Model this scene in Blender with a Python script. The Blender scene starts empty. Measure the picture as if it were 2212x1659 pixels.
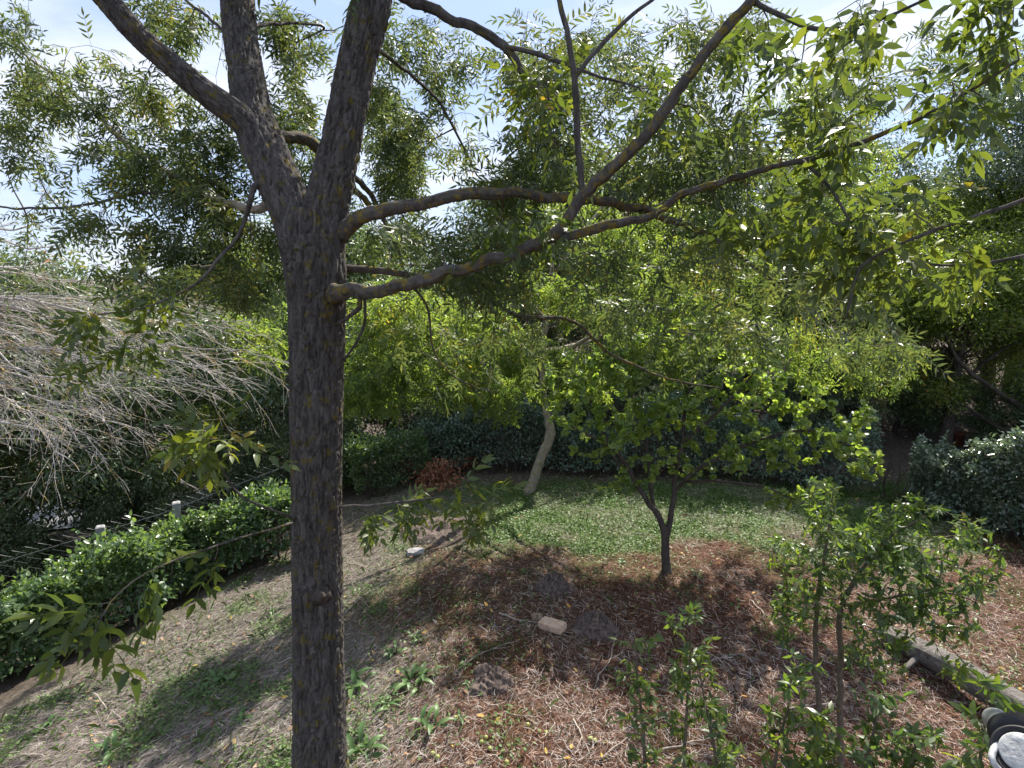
import bpy, math, random
import numpy as np
from mathutils import Matrix, Vector

rng = np.random.default_rng(7)
random.seed(7)
S = bpy.context.scene
COL = S.collection
R = math.radians

# ------------------------------------------------------------------ camera, sky, sun, exposure
CAM = np.array([0.0, 0.0, 2.8])
PITCH = R(8.8)
LENS = 20.0
F = LENS / 36.0 * 2212.0            # focal length in units of a 2212 px wide frame
cam_d = bpy.data.cameras.new('camera'); cam = bpy.data.objects.new('camera', cam_d); COL.objects.link(cam)
cam_d.lens = LENS; cam_d.sensor_width = 36.0; cam_d.clip_start = 0.05; cam_d.clip_end = 900
cam.location = CAM; cam.rotation_euler = (R(90) - PITCH, 0, 0)
S.camera = cam

SUN_AZ, SUN_EL = R(27), R(49)        # azimuth clockwise from +Y (to the right of the view)
w = bpy.data.worlds.new('World'); S.world = w; w.use_nodes = True
nt = w.node_tree; N = nt.nodes; L = nt.links
for n in list(N): N.remove(n)
out = N.new('ShaderNodeOutputWorld'); bg = N.new('ShaderNodeBackground')
sky = N.new('ShaderNodeTexSky'); sky.sky_type = 'NISHITA'; sky.sun_disc = False
sky.sun_elevation = SUN_EL; sky.sun_rotation = SUN_AZ
sky.air_density = 1.0; sky.dust_density = 0.4; sky.ozone_density = 1.5
tc = N.new('ShaderNodeTexCoord'); mp = N.new('ShaderNodeMapping'); mp.inputs['Scale'].default_value = (1.0, 1.0, 3.2)
nz = N.new('ShaderNodeTexNoise'); nz.inputs['Scale'].default_value = 2.6; nz.inputs['Detail'].default_value = 7; nz.inputs['Roughness'].default_value = 0.55
rp = N.new('ShaderNodeValToRGB'); rp.color_ramp.elements[0].position = 0.36; rp.color_ramp.elements[1].position = 0.62
rp.color_ramp.elements[0].color = (0.72, 0.72, 0.72, 1); rp.color_ramp.elements[1].color = (0.95, 0.95, 0.95, 1)
mx = N.new('ShaderNodeMixRGB'); mx.inputs['Color2'].default_value = (4.1, 4.4, 5.2, 1)
L.new(tc.outputs['Generated'], mp.inputs['Vector']); L.new(mp.outputs['Vector'], nz.inputs['Vector'])
L.new(nz.outputs['Fac'], rp.inputs['Fac']); L.new(rp.outputs['Color'], mx.inputs['Fac'])
cr2 = N.new('ShaderNodeValToRGB'); cr2.color_ramp.elements[0].position = 0.40; cr2.color_ramp.elements[1].position = 0.60
cr2.color_ramp.elements[0].color = (2.1, 2.6, 3.9, 1); cr2.color_ramp.elements[1].color = (3.7, 3.95, 4.6, 1)
L.new(nz.outputs['Fac'], cr2.inputs['Fac']); L.new(cr2.outputs['Color'], mx.inputs['Color2'])
L.new(sky.outputs['Color'], mx.inputs['Color1']); L.new(mx.outputs['Color'], bg.inputs['Color'])
bg.inputs['Strength'].default_value = 0.10
L.new(bg.outputs['Background'], out.inputs['Surface'])

sun_d = bpy.data.lights.new('sun', 'SUN'); sun = bpy.data.objects.new('sun', sun_d); COL.objects.link(sun)
sun_d.energy = 4.2; sun_d.angle = R(0.5); sun_d.color = (1.0, 0.94, 0.84)
SUN_DIR = np.array([math.sin(SUN_AZ) * math.cos(SUN_EL), math.cos(SUN_AZ) * math.cos(SUN_EL), math.sin(SUN_EL)])
sun.location = (6, 9, 14); sun.rotation_euler = Vector(-SUN_DIR).to_track_quat('-Z', 'Y').to_euler()

S.view_settings.view_transform = 'Standard'; S.view_settings.look = 'None'
S.view_settings.exposure = 1.45; S.view_settings.gamma = 1.0
S.render.engine = 'CYCLES'
c = S.cycles
c.max_bounces = 5; c.diffuse_bounces = 3; c.glossy_bounces = 2; c.transmission_bounces = 4; c.transparent_max_bounces = 4
c.use_denoising = True
c.caustics_reflective = False; c.caustics_refractive = False

# ------------------------------------------------------------------ geometry helpers
def hashn(ix, iy, iz):
    h = (ix * 374761393 + iy * 668265263 + iz * 2147483647 // 7) & 0x7fffffff
    h = ((h ^ (h >> 13)) * 1274126177) & 0x7fffffff
    return ((h ^ (h >> 16)) & 0xffff) / 65535.0
def noise(x, y=0.0, z=0.0):
    x, y, z = np.broadcast_arrays(np.asarray(x, float), np.asarray(y, float), np.asarray(z, float))
    xi, yi, zi = np.floor(x).astype(np.int64), np.floor(y).astype(np.int64), np.floor(z).astype(np.int64)
    u, v, t = x - xi, y - yi, z - zi
    u, v, t = u*u*(3-2*u), v*v*(3-2*v), t*t*(3-2*t)
    r = 0
    for a in (0, 1):
        for b in (0, 1):
            for d in (0, 1):
                r = r + hashn(xi+a, yi+b, zi+d) * (u if a else 1-u) * (v if b else 1-v) * (t if d else 1-t)
    return r
def fbm(x, y=0.0, z=0.0, o=3):
    r = 0; a = 0.5; s = 1.0
    for i in range(o):
        r = r + a * noise(np.asarray(x)*s + 17.3*i, np.asarray(y)*s + 9.1*i, np.asarray(z)*s); a *= 0.5; s *= 2.05
    return r / (1 - 0.5**o)
def sm(a, b, x):
    t = np.clip((np.asarray(x, float) - a) / (b - a), 0, 1); return t*t*(3-2*t)

def pix(px, py, d):
    """world point d metres along the view axis, seen at (px,py) of a 2212x1659 frame"""
    dx = (px - 1106) / F; dy = (829.5 - py) / F
    return CAM + d * np.array([dx, math.cos(PITCH) + dy*math.sin(PITCH), -math.sin(PITCH) + dy*math.cos(PITCH)])
def pixy(px, py, Y):
    dy = (829.5 - py) / F
    return pix(px, py, Y / (math.cos(PITCH) + dy*math.sin(PITCH)))

# the left hedge line: A -> B ; s grows to the left of it, downhill
HA = np.array([-3.75, 3.35]); HN = np.array([-0.905, 0.425])
def gz(x, y, micro=True):
    x = np.asarray(x, float); y = np.asarray(y, float)
    s = (x - HA[0]) * HN[0] + (y - HA[1]) * HN[1]
    wl = sm(0.5, -3.0, x)
    s1 = np.clip(s - 0.25, 0, None); drop = 0.36 * (s1 - 1.0 * (1 - np.exp(-s1 / 1.0)) * 0.6)
    drop = 4.6 * (1 - np.exp(-drop / 4.6))
    z = -drop * wl
    z = z - 0.10 * np.clip(-x - 0.5, 0, 3.5) * sm(9.5, 6.0, y)
    z = z + np.clip(0.17 * np.clip(y - 9.3, 0, None), 0, 3.0) * sm(-4.0, 0.0, x)
    z = z + 0.16 * np.exp(-((x - 1.0)**2 + (y - 4.0)**2) / (2 * 1.25**2))
    z = z + 0.05 * np.clip(x - 6.5, 0, 30) * sm(8.0, 12.0, y)
    r = np.sqrt(x*x + y*y)
    z = z + np.clip((r - 45) * 0.09, 0, 11) 
    if micro:
        z = z + (fbm(x*1.1, y*1.1) - 0.5) * 0.10 + (fbm(x*5, y*5) - 0.5) * 0.045
    return z
def ground(px, py):
    t = np.concatenate([np.linspace(1.5, 15, 900), np.linspace(15, 120, 1200)])
    d = pix(px, py, 1.0) - CAM
    P = CAM + t[:, None] * d
    below = P[:, 2] < gz(P[:, 0], P[:, 1])
    i = int(np.argmax(below)) if below.any() else len(t) - 1
    return P[i]

def link(name, me, parent=None):
    o = bpy.data.objects.new(name, me); COL.objects.link(o)
    if parent is not None: o.parent = parent
    return o
def mesh_np(name, V, faces, mat, smooth=True, attr=None):
    """V (n,3); faces: list of (m,k) int arrays"""
    me = bpy.data.meshes.new(name)
    V = np.ascontiguousarray(V, dtype=np.float32)
    faces = [np.asarray(f, dtype=np.int32) for f in faces if len(f)]
    me.vertices.add(len(V)); me.vertices.foreach_set('co', V.ravel())
    nl = sum(f.size for f in faces); npoly = sum(len(f) for f in faces)
    me.loops.add(nl); me.polygons.add(npoly)
    me.loops.foreach_set('vertex_index', np.concatenate([f.ravel() for f in faces]))
    tot = np.concatenate([np.full(len(f), f.shape[1], np.int32) for f in faces])
    st = np.zeros(npoly, np.int32); st[1:] = np.cumsum(tot)[:-1]
    me.polygons.foreach_set('loop_start', st)
    try: me.polygons.foreach_set('loop_total', tot)
    except Exception: pass
    me.polygons.foreach_set('use_smooth', np.full(npoly, smooth))
    if attr is not None:
        for k, a in attr.items():
            ca = me.color_attributes.new(k, 'FLOAT_COLOR', 'POINT')
            ca.data.foreach_set('color', np.ascontiguousarray(a, dtype=np.float32).ravel())
    me.update(); me.validate()
    if mat is not None: me.materials.append(mat)
    return me

class Geo:
    def __init__(self): self.V = []; self.F = {}; self.n = 0
    def add(self, V, faces):
        for f in faces:
            f = np.asarray(f, dtype=np.int64); self.F.setdefault(f.shape[1], []).append(f + self.n)
        self.V.append(np.asarray(V, float)); self.n += len(V)
    def mesh(self, name, mat, origin=(0, 0, 0), smooth=True):
        V = np.concatenate(self.V) - np.asarray(origin)
        return mesh_np(name, V, [np.concatenate(v) for v in self.F.values()], mat, smooth)

def unit(v):
    v = np.asarray(v, float); return v / np.maximum(np.linalg.norm(v, axis=-1, keepdims=True), 1e-9)
def catmull(P, r, step):
    P = np.asarray(P, float); r = np.asarray(r, float)
    Q = np.vstack([2*P[0]-P[1], P, 2*P[-1]-P[-2]]); q = np.concatenate([[r[0]], r, [r[-1]]])
    outp, outr = [], []
    for i in range(1, len(Q)-2):
        n = max(2, int(np.linalg.norm(Q[i+1]-Q[i]) / step)); t = np.linspace(0, 1, n, endpoint=False)[:, None]
        a, b, cc, d = Q[i-1], Q[i], Q[i+1], Q[i+2]
        outp.append(0.5*((2*b) + (-a+cc)*t + (2*a-5*b+4*cc-d)*t**2 + (-a+3*b-3*cc+d)*t**3))
        outr.append(q[i] + (q[i+1]-q[i])*(t[:, 0]))
    outp.append(P[-1:]); outr.append(r[-1:])
    return np.vstack(outp), np.concatenate(outr)
def tube(P, r, sides=6, cap=True, disp=None):
    P = np.asarray(P, float); n = len(P); r = np.broadcast_to(np.asarray(r, float), (n,))
    T = np.gradient(P, axis=0); T = unit(T)
    u = np.cross(T[0], [0.3, 0.2, 1.0]) if abs(T[0][2]) < 0.9 else np.cross(T[0], [1, 0.1, 0.0])
    u = u / np.linalg.norm(u)
    U = np.zeros((n, 3)); U[0] = u
    for i in range(1, n):
        u = u - T[i]*np.dot(u, T[i]); u = u/(np.linalg.norm(u)+1e-9); U[i] = u
    W = np.cross(T, U)
    a = np.arange(sides) * 2*math.pi/sides
    ring = U[:, None, :]*np.cos(a)[None, :, None] + W[:, None, :]*np.sin(a)[None, :, None]
    rr = np.repeat(r[:, None], sides, 1)
    if disp is not None:
        ln = np.concatenate([[0], np.cumsum(np.linalg.norm(np.diff(P, axis=0), axis=1))])
        rr = rr + disp(a[None, :], ln[:, None], rr)
    V = (P[:, None, :] + ring*rr[:, :, None]).reshape(-1, 3)
    i = np.arange(n-1)[:, None]*sides; j = np.arange(sides)[None, :]; k = (np.arange(sides)+1)[None, :] % sides
    Fq = np.stack([i+j, i+k, i+sides+k, i+sides+j], -1).reshape(-1, 4)
    faces = [Fq]
    if cap:
        V = np.vstack([V, P[0], P[-1]])
        jj = np.arange(sides); kk = (jj+1) % sides
        faces.append(np.stack([np.full(sides, n*sides), kk, jj], -1))
        faces.append(np.stack([np.full(sides, n*sides+1), (n-1)*sides+jj, (n-1)*sides+kk], -1))
    return V, faces

def empty(name, loc, label=None, cat=None, group=None):
    o = bpy.data.objects.new(name, None); COL.objects.link(o); o.location = tuple(float(v) for v in loc); o.empty_display_size = 0.1
    if label: o['label'] = label
    if cat: o['category'] = cat
    if group: o['group'] = group
    return o
def tag(o, label, cat, group=None, kind=None):
    o['label'] = label; o['category'] = cat
    if group: o['group'] = group
    if kind: o['kind'] = kind
    return o
def loc3(root): return np.array(root.location)

# ------------------------------------------------------------------ materials
def newmat(name):
    m = bpy.data.materials.new(name); m.use_nodes = True
    n = m.node_tree.nodes; n.clear()
    return m, n, m.node_tree.links
def ramp(n, stops):
    r = n.new('ShaderNodeValToRGB'); e = r.color_ramp.elements
    while len(e) < len(stops): e.new(0.5)
    for i, (p, cc) in enumerate(stops):
        e[i].position = p; e[i].color = (*cc, 1)
    return r
def leaf_mat(name, stops, trans=0.42, boost=(2.3, 2.1, 1.0), rough=0.42, spec=0.45, clump=1.6):
    m, n, l = newmat(name)
    o = n.new('ShaderNodeOutputMaterial')
    g = n.new('ShaderNodeNewGeometry'); oi = n.new('ShaderNodeObjectInfo'); t = n.new('ShaderNodeTexCoord')
    nz = n.new('ShaderNodeTexNoise'); nz.inputs['Scale'].default_value = clump; nz.inputs['Detail'].default_value = 2
    gp = n.new('ShaderNodeNewGeometry'); l.new(gp.outputs['Position'], nz.inputs['Vector'])
    a = n.new('ShaderNodeMath'); a.operation = 'ADD'; l.new(g.outputs['Random Per Island'], a.inputs[0]); l.new(oi.outputs['Random'], a.inputs[1])
    fr = n.new('ShaderNodeMath'); fr.operation = 'FRACT'; l.new(a.outputs[0], fr.inputs[0])
    m1 = n.new('ShaderNodeMath'); m1.operation = 'MULTIPLY_ADD'; m1.inputs[1].default_value = 0.55; l.new(fr.outputs[0], m1.inputs[0])
    m2 = n.new('ShaderNodeMapRange'); m2.inputs[1].default_value = 0.3; m2.inputs[2].default_value = 0.7; m2.inputs[3].default_value = 0; m2.inputs[4].default_value = 0.45
    l.new(nz.outputs['Fac'], m2.inputs[0]); l.new(m2.outputs[0], m1.inputs[2])
    r = ramp(n, stops); l.new(m1.outputs[0], r.inputs['Fac'])
    p = n.new('ShaderNodeBsdfPrincipled'); l.new(r.outputs['Color'], p.inputs['Base Color'])
    p.inputs['Roughness'].default_value = rough; p.inputs['Specular IOR Level'].default_value = spec
    mu = n.new('ShaderNodeMixRGB'); mu.blend_type = 'MULTIPLY'; mu.inputs['Fac'].default_value = 1; mu.inputs['Color2'].default_value = (*boost, 1)
    l.new(r.outputs['Color'], mu.inputs['Color1'])
    tr = n.new('ShaderNodeBsdfTranslucent'); l.new(mu.outputs['Color'], tr.inputs['Color'])
    mixs = n.new('ShaderNodeMixShader'); mixs.inputs['Fac'].default_value = trans
    l.new(p.outputs[0], mixs.inputs[1]); l.new(tr.outputs[0], mixs.inputs[2]); l.new(mixs.outputs[0], o.inputs['Surface'])
    return m
def bark_mat(name, c1, c2, lichen=None, amount=0.5, scale=22.0, stretch=0.22, bump=0.6, lscale=9.0, axis='Z', dist=0.02):
    m, n, l = newmat(name)
    o = n.new('ShaderNodeOutputMaterial'); p = n.new('ShaderNodeBsdfPrincipled'); l.new(p.outputs[0], o.inputs['Surface'])
    p.inputs['Roughness'].default_value = 0.9; p.inputs['Specular IOR Level'].default_value = 0.15
    t = n.new('ShaderNodeTexCoord'); mp = n.new('ShaderNodeMapping'); l.new(t.outputs['Object'], mp.inputs['Vector'])
    mp.inputs['Scale'].default_value = (1, 1, stretch) if axis == 'Z' else (1, 1, 1)
    a = n.new('ShaderNodeTexNoise'); a.inputs['Scale'].default_value = scale; a.inputs['Detail'].default_value = 8; a.inputs['Roughness'].default_value = 0.65
    l.new(mp.outputs[0], a.inputs['Vector'])
    v = n.new('ShaderNodeTexVoronoi'); v.feature = 'DISTANCE_TO_EDGE'; v.inputs['Scale'].default_value = scale*2.2
    wv = n.new('ShaderNodeMixRGB'); wv.inputs['Fac'].default_value = 0.12; l.new(mp.outputs[0], wv.inputs['Color1']); l.new(a.outputs['Color'], wv.inputs['Color2'])
    l.new(wv.outputs[0], v.inputs['Vector'])
    r = ramp(n, [(0.32, c1), (0.68, c2)]); l.new(a.outputs['Fac'], r.inputs['Fac'])
    last = r.outputs['Color']
    if lichen:
        ln = n.new('ShaderNodeTexNoise'); ln.inputs['Scale'].default_value = lscale; ln.inputs['Detail'].default_value = 9; ln.inputs['Roughness'].default_value = 0.74
        l.new(t.outputs['Object'], ln.inputs['Vector'])
        lr = ramp(n, [(0.66 - 0.2*amount, (0, 0, 0)), (0.70 - 0.2*amount, (1, 1, 1))]); l.new(ln.outputs['Fac'], lr.inputs['Fac'])
        mxr = n.new('ShaderNodeMixRGB'); l.new(lr.outputs['Color'], mxr.inputs['Fac']); l.new(last, mxr.inputs['Color1'])
        lc = n.new('ShaderNodeTexNoise'); lc.inputs['Scale'].default_value = 30; l.new(t.outputs['Object'], lc.inputs['Vector'])
        lcr = ramp(n, [(0.35, tuple(x*0.75 for x in lichen)), (0.65, lichen)]); l.new(lc.outputs['Fac'], lcr.inputs['Fac'])
        l.new(lcr.outputs['Color'], mxr.inputs['Color2']); last = mxr.outputs['Color']
    l.new(last, p.inputs['Base Color'])
    ad = n.new('ShaderNodeMath'); ad.operation = 'MULTIPLY_ADD'; ad.inputs[1].default_value = 1.6
    l.new(v.outputs['Distance'], ad.inputs[0]); l.new(a.outputs['Fac'], ad.inputs[2])
    b = n.new('ShaderNodeBump'); b.inputs['Strength'].default_value = bump; b.inputs['Distance'].default_value = dist
    l.new(ad.outputs[0], b.inputs['Height']); l.new(b.outputs[0], p.inputs['Normal'])
    return m
def plain(name, c1, c2=None, scale=14.0, rough=0.8, bump=0.3, metal=0.0, spec=0.3):
    m, n, l = newmat(name)
    o = n.new('ShaderNodeOutputMaterial'); p = n.new('ShaderNodeBsdfPrincipled'); l.new(p.outputs[0], o.inputs['Surface'])
    p.inputs['Roughness'].default_value = rough; p.inputs['Metallic'].default_value = metal; p.inputs['Specular IOR Level'].default_value = spec
    t = n.new('ShaderNodeTexCoord'); a = n.new('ShaderNodeTexNoise'); a.inputs['Scale'].default_value = scale; a.inputs['Detail'].default_value = 6
    l.new(t.outputs['Object'], a.inputs['Vector'])
    r = ramp(n, [(0.35, c1), (0.65, c2 or c1)]); l.new(a.outputs['Fac'], r.inputs['Fac']); l.new(r.outputs['Color'], p.inputs['Base Color'])
    b = n.new('ShaderNodeBump'); b.inputs['Strength'].default_value = bump; b.inputs['Distance'].default_value = 0.01
    l.new(a.outputs['Fac'], b.inputs['Height']); l.new(b.outputs[0], p.inputs['Normal'])
    return m
def island_mat(name, stops, rough=0.8, trans=0.0, spec=0.25):
    m, n, l = newmat(name)
    o = n.new('ShaderNodeOutputMaterial'); p = n.new('ShaderNodeBsdfPrincipled')
    p.inputs['Roughness'].default_value = rough; p.inputs['Specular IOR Level'].default_value = spec
    g = n.new('ShaderNodeNewGeometry'); r = ramp(n, stops); l.new(g.outputs['Random Per Island'], r.inputs['Fac']); l.new(r.outputs['Color'], p.inputs['Base Color'])
    if trans:
        tr = n.new('ShaderNodeBsdfTranslucent'); l.new(r.outputs['Color'], tr.inputs['Color']); mi = n.new('ShaderNodeMixShader'); mi.inputs[0].default_value = trans
        l.new(p.outputs[0], mi.inputs[1]); l.new(tr.outputs[0], mi.inputs[2]); l.new(mi.outputs[0], o.inputs['Surface'])
    else: l.new(p.outputs[0], o.inputs['Surface'])
    return m

M = {}
M['bark'] = bark_mat('bark', (0.10, 0.089, 0.082), (0.30, 0.28, 0.262), (0.33, 0.275, 0.08), 0.48, 34, 0.22, 1.0, 17)
M['bark_lichen'] = bark_mat('bark_lichen', (0.085, 0.076, 0.068), (0.23, 0.21, 0.19), (0.34, 0.26, 0.07), 0.68, 34, 0.6, 0.8, 24)
M['bark_pale'] = bark_mat('bark_pale', (0.20, 0.175, 0.14), (0.36, 0.32, 0.26), (0.32, 0.25, 0.06), 0.55, 22, 0.5, 0.6, 20)
M['bark_dark'] = bark_mat('bark_dark', (0.055, 0.045, 0.04), (0.13, 0.11, 0.095), None, 0, 18, 0.3, 0.8)
M['twig'] = bark_mat('twig', (0.09, 0.075, 0.06), (0.18, 0.155, 0.125), (0.24, 0.19, 0.05), 0.5, 40, 1, 0.3, 14)
M['bare_twig'] = bark_mat('bare_twig', (0.30, 0.27, 0.25), (0.56, 0.53, 0.50), (0.46, 0.34, 0.14), 0.58, 30, 1, 0.3, 6)
M['dry_log'] = bark_mat('dry_log', (0.14, 0.125, 0.11), (0.34, 0.31, 0.285), None, 0, 16, 1, 1.0)
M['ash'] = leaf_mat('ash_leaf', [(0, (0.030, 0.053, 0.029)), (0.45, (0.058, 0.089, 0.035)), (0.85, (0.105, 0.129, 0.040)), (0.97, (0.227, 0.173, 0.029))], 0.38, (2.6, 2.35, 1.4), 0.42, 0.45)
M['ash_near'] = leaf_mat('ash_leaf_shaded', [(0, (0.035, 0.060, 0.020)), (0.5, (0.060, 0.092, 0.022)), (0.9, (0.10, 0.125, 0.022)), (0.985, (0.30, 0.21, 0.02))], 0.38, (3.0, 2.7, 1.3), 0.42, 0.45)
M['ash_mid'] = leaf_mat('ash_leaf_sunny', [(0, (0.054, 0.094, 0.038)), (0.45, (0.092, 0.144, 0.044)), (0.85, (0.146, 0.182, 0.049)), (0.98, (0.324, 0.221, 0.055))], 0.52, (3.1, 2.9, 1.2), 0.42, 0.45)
M['round'] = leaf_mat('round_leaf', [(0, (0.077, 0.127, 0.051)), (0.5, (0.136, 0.200, 0.069)), (0.95, (0.180, 0.224, 0.060))], 0.52, (3.2, 3.0, 1.1), 0.38, 0.55)
M['sapling'] = leaf_mat('sapling_leaf', [(0, (0.037, 0.073, 0.032)), (0.55, (0.075, 0.119, 0.038)), (0.93, (0.132, 0.166, 0.036)), (0.985, (0.590, 0.265, 0.032))], 0.42, (2.6, 2.6, 0.9), 0.36, 0.5)
M['hedge'] = leaf_mat('hedge_leaf', [(0, (0.042, 0.082, 0.044)), (0.5, (0.084, 0.138, 0.062)), (0.95, (0.146, 0.199, 0.092))], 0.38, (2.6, 2.6, 0.9), 0.33, 0.6)
M['hedge_dark'] = leaf_mat('dark_hedge_leaf', [(0, (0.051, 0.088, 0.067)), (0.5, (0.092, 0.146, 0.105)), (0.95, (0.151, 0.207, 0.139))], 0.22, (2.0, 2.1, 1.2), 0.32, 0.6)
M['hedge_blue'] = leaf_mat('glossy_hedge_leaf', [(0, (0.058, 0.098, 0.068)), (0.5, (0.104, 0.147, 0.104)), (0.95, (0.169, 0.206, 0.150))], 0.20, (2.0, 2.1, 1.2), 0.27, 0.8)
M['oak'] = leaf_mat('dark_tree_leaf', [(0, (0.042, 0.071, 0.042)), (0.5, (0.079, 0.121, 0.064)), (0.93, (0.142, 0.176, 0.074)), (0.985, (0.377, 0.151, 0.064))], 0.28, (2.1, 2.1, 0.9), 0.40, 0.5, 0.8)
M['green_tree'] = leaf_mat('green_tree_leaf', [(0, (0.060, 0.095, 0.034)), (0.5, (0.106, 0.149, 0.044)), (0.93, (0.167, 0.196, 0.051)), (0.985, (0.393, 0.216, 0.051))], 0.48, (2.6, 2.5, 0.9), 0.42, 0.45, 0.8)
M['holm'] = leaf_mat('grey_tree_leaf', [(0, (0.047, 0.075, 0.049)), (0.5, (0.085, 0.124, 0.078)), (0.95, (0.147, 0.186, 0.109))], 0.22, (2.0, 2.0, 1.0), 0.36, 0.55, 0.8)
M['weed'] = leaf_mat('weed_leaf', [(0, (0.050, 0.105, 0.035)), (0.5, (0.085, 0.155, 0.050)), (0.95, (0.13, 0.20, 0.07))], 0.30, (2.0, 2.0, 0.9), 0.45, 0.4)

# ------------------------------------------------------------------ leaf templates (axis +Y, face up +Z)
def leaflet(Lh, Wd, droop=0.2, detail=1, fold=0.25):
    """pointed leaf, two (or four) quads folded along its midrib"""
    z = lambda t: -droop * Lh * t * t
    if detail == 0:
        V = np.array([[0, 0, 0], [Wd/2, Lh*0.45, z(.45) + fold*Wd/2], [0, Lh, z(1)], [-Wd/2, Lh*0.45, z(.45) + fold*Wd/2]])
        return V, [np.array([[0, 1, 2], [0, 2, 3]])]
    f = fold*Wd/2
    V = np.array([[0, 0, 0], [Wd*.46, Lh*.28, z(.28)+f], [Wd*.40, Lh*.62, z(.62)+f], [0, Lh, z(1)], [-Wd*.40, Lh*.62, z(.62)+f], [-Wd*.46, Lh*.28, z(.28)+f], [0, Lh*.45, z(.45)]])
    return V, [np.array([[0, 1, 2, 6], [6, 2, 3, 4][:4], [0, 6, 4, 5]])]
def compound(pairs=4, Lr=0.17, ll=0.062, lw=0.016, droop=0.35, detail=1, seed=0, ang=52):
    r = np.random.default_rng(seed); g = Geo()
    def rach(t): return np.array([0.015*math.sin(3*t+seed), Lr*t, -droop*Lr*t*t])
    n = 5; pts = [rach(t) for t in np.linspace(0, 1, n)]
    ww = 0.0011
    V = np.array([p + [s*ww, 0, 0] for p in pts for s in (-1, 1)])
    g.add(V, [np.array([[2*i, 2*i+1, 2*i+3, 2*i+2] for i in range(n-1)])])
    spots = [(0.30 + 0.62*i/(pairs-1), s) for i in range(pairs) for s in (-1, 1)] + [(1.0, 0)]
    for t, s in spots:
        k = r.uniform(0.85, 1.12) * (1 - 0.35*abs(t-0.6))
        V, Fc = leaflet(ll*k, lw*k, r.uniform(0.1, 0.5), detail, 0.35)
        a = -s * R(ang + r.uniform(-12, 12)) if s else R(r.uniform(-15, 15))
        roll = r.uniform(-0.5, 0.5); dn = r.uniform(-0.05, 0.45)
        Rz = np.array(Matrix.Rotation(a, 3, 'Z') @ Matrix.Rotation(-dn, 3, 'X') @ Matrix.Rotation(roll, 3, 'Y'))
        g.add(V @ Rz.T + rach(t), Fc)
    return np.concatenate(g.V), [np.concatenate(v) for v in g.F.values()]
def round_leaf(sz=0.055, seed=0):
    r = np.random.default_rng(seed); k = 7
    a = np.linspace(-2.6, 2.6, k)
    rad = sz*0.5*(1 + 0.06*r.normal(size=k)); P = np.stack([np.sin(a)*rad, sz*0.55 + np.cos(a)*rad*1.05, -0.25*np.abs(np.sin(a))*rad + 0.1*r.normal(size=k)*rad], 1)
    V = np.vstack([[0, 0, 0], [0, sz*0.55, 0.004], P]); F3 = [[1, 2+i+1, 2+i] for i in range(k-1)] + [[1, 2, 2+k-1]]
    pet = np.array([[-0.0008, -sz*0.55, 0.004], [0.0008, -sz*0.55, 0.004], [0.0008, sz*0.2, 0], [-0.0008, sz*0.2, 0]])
    return np.vstack([V, pet]), [np.array(F3), np.array([[9, 10, 11, 12]])]
T_ash = [compound(4, 0.17, 0.066, 0.017, 0.35 + 0.12*i, 1, i) for i in range(4)]
T_ash_wide = [compound(3, 0.17, 0.080, 0.032, 0.35 + 0.12*i, 1, 20+i) for i in range(4)]
T_ash_low = [compound(4, 0.17, 0.072, 0.020, 0.35 + 0.12*i, 0, 40+i) for i in range(4)]
T_round = [round_leaf(0.058, i) for i in range(4)]
T_lance = [leaflet(0.058, 0.021, 0.15*i, 1, 0.3) for i in range(3)]
T_hedge = [leaflet(0.040, 0.021, 0.15*i, 1, 0.3) for i in range(3)]
T_hedge_low = [leaflet(0.044, 0.024, 0.2*i, 0, 0.3) for i in range(3)]

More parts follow.
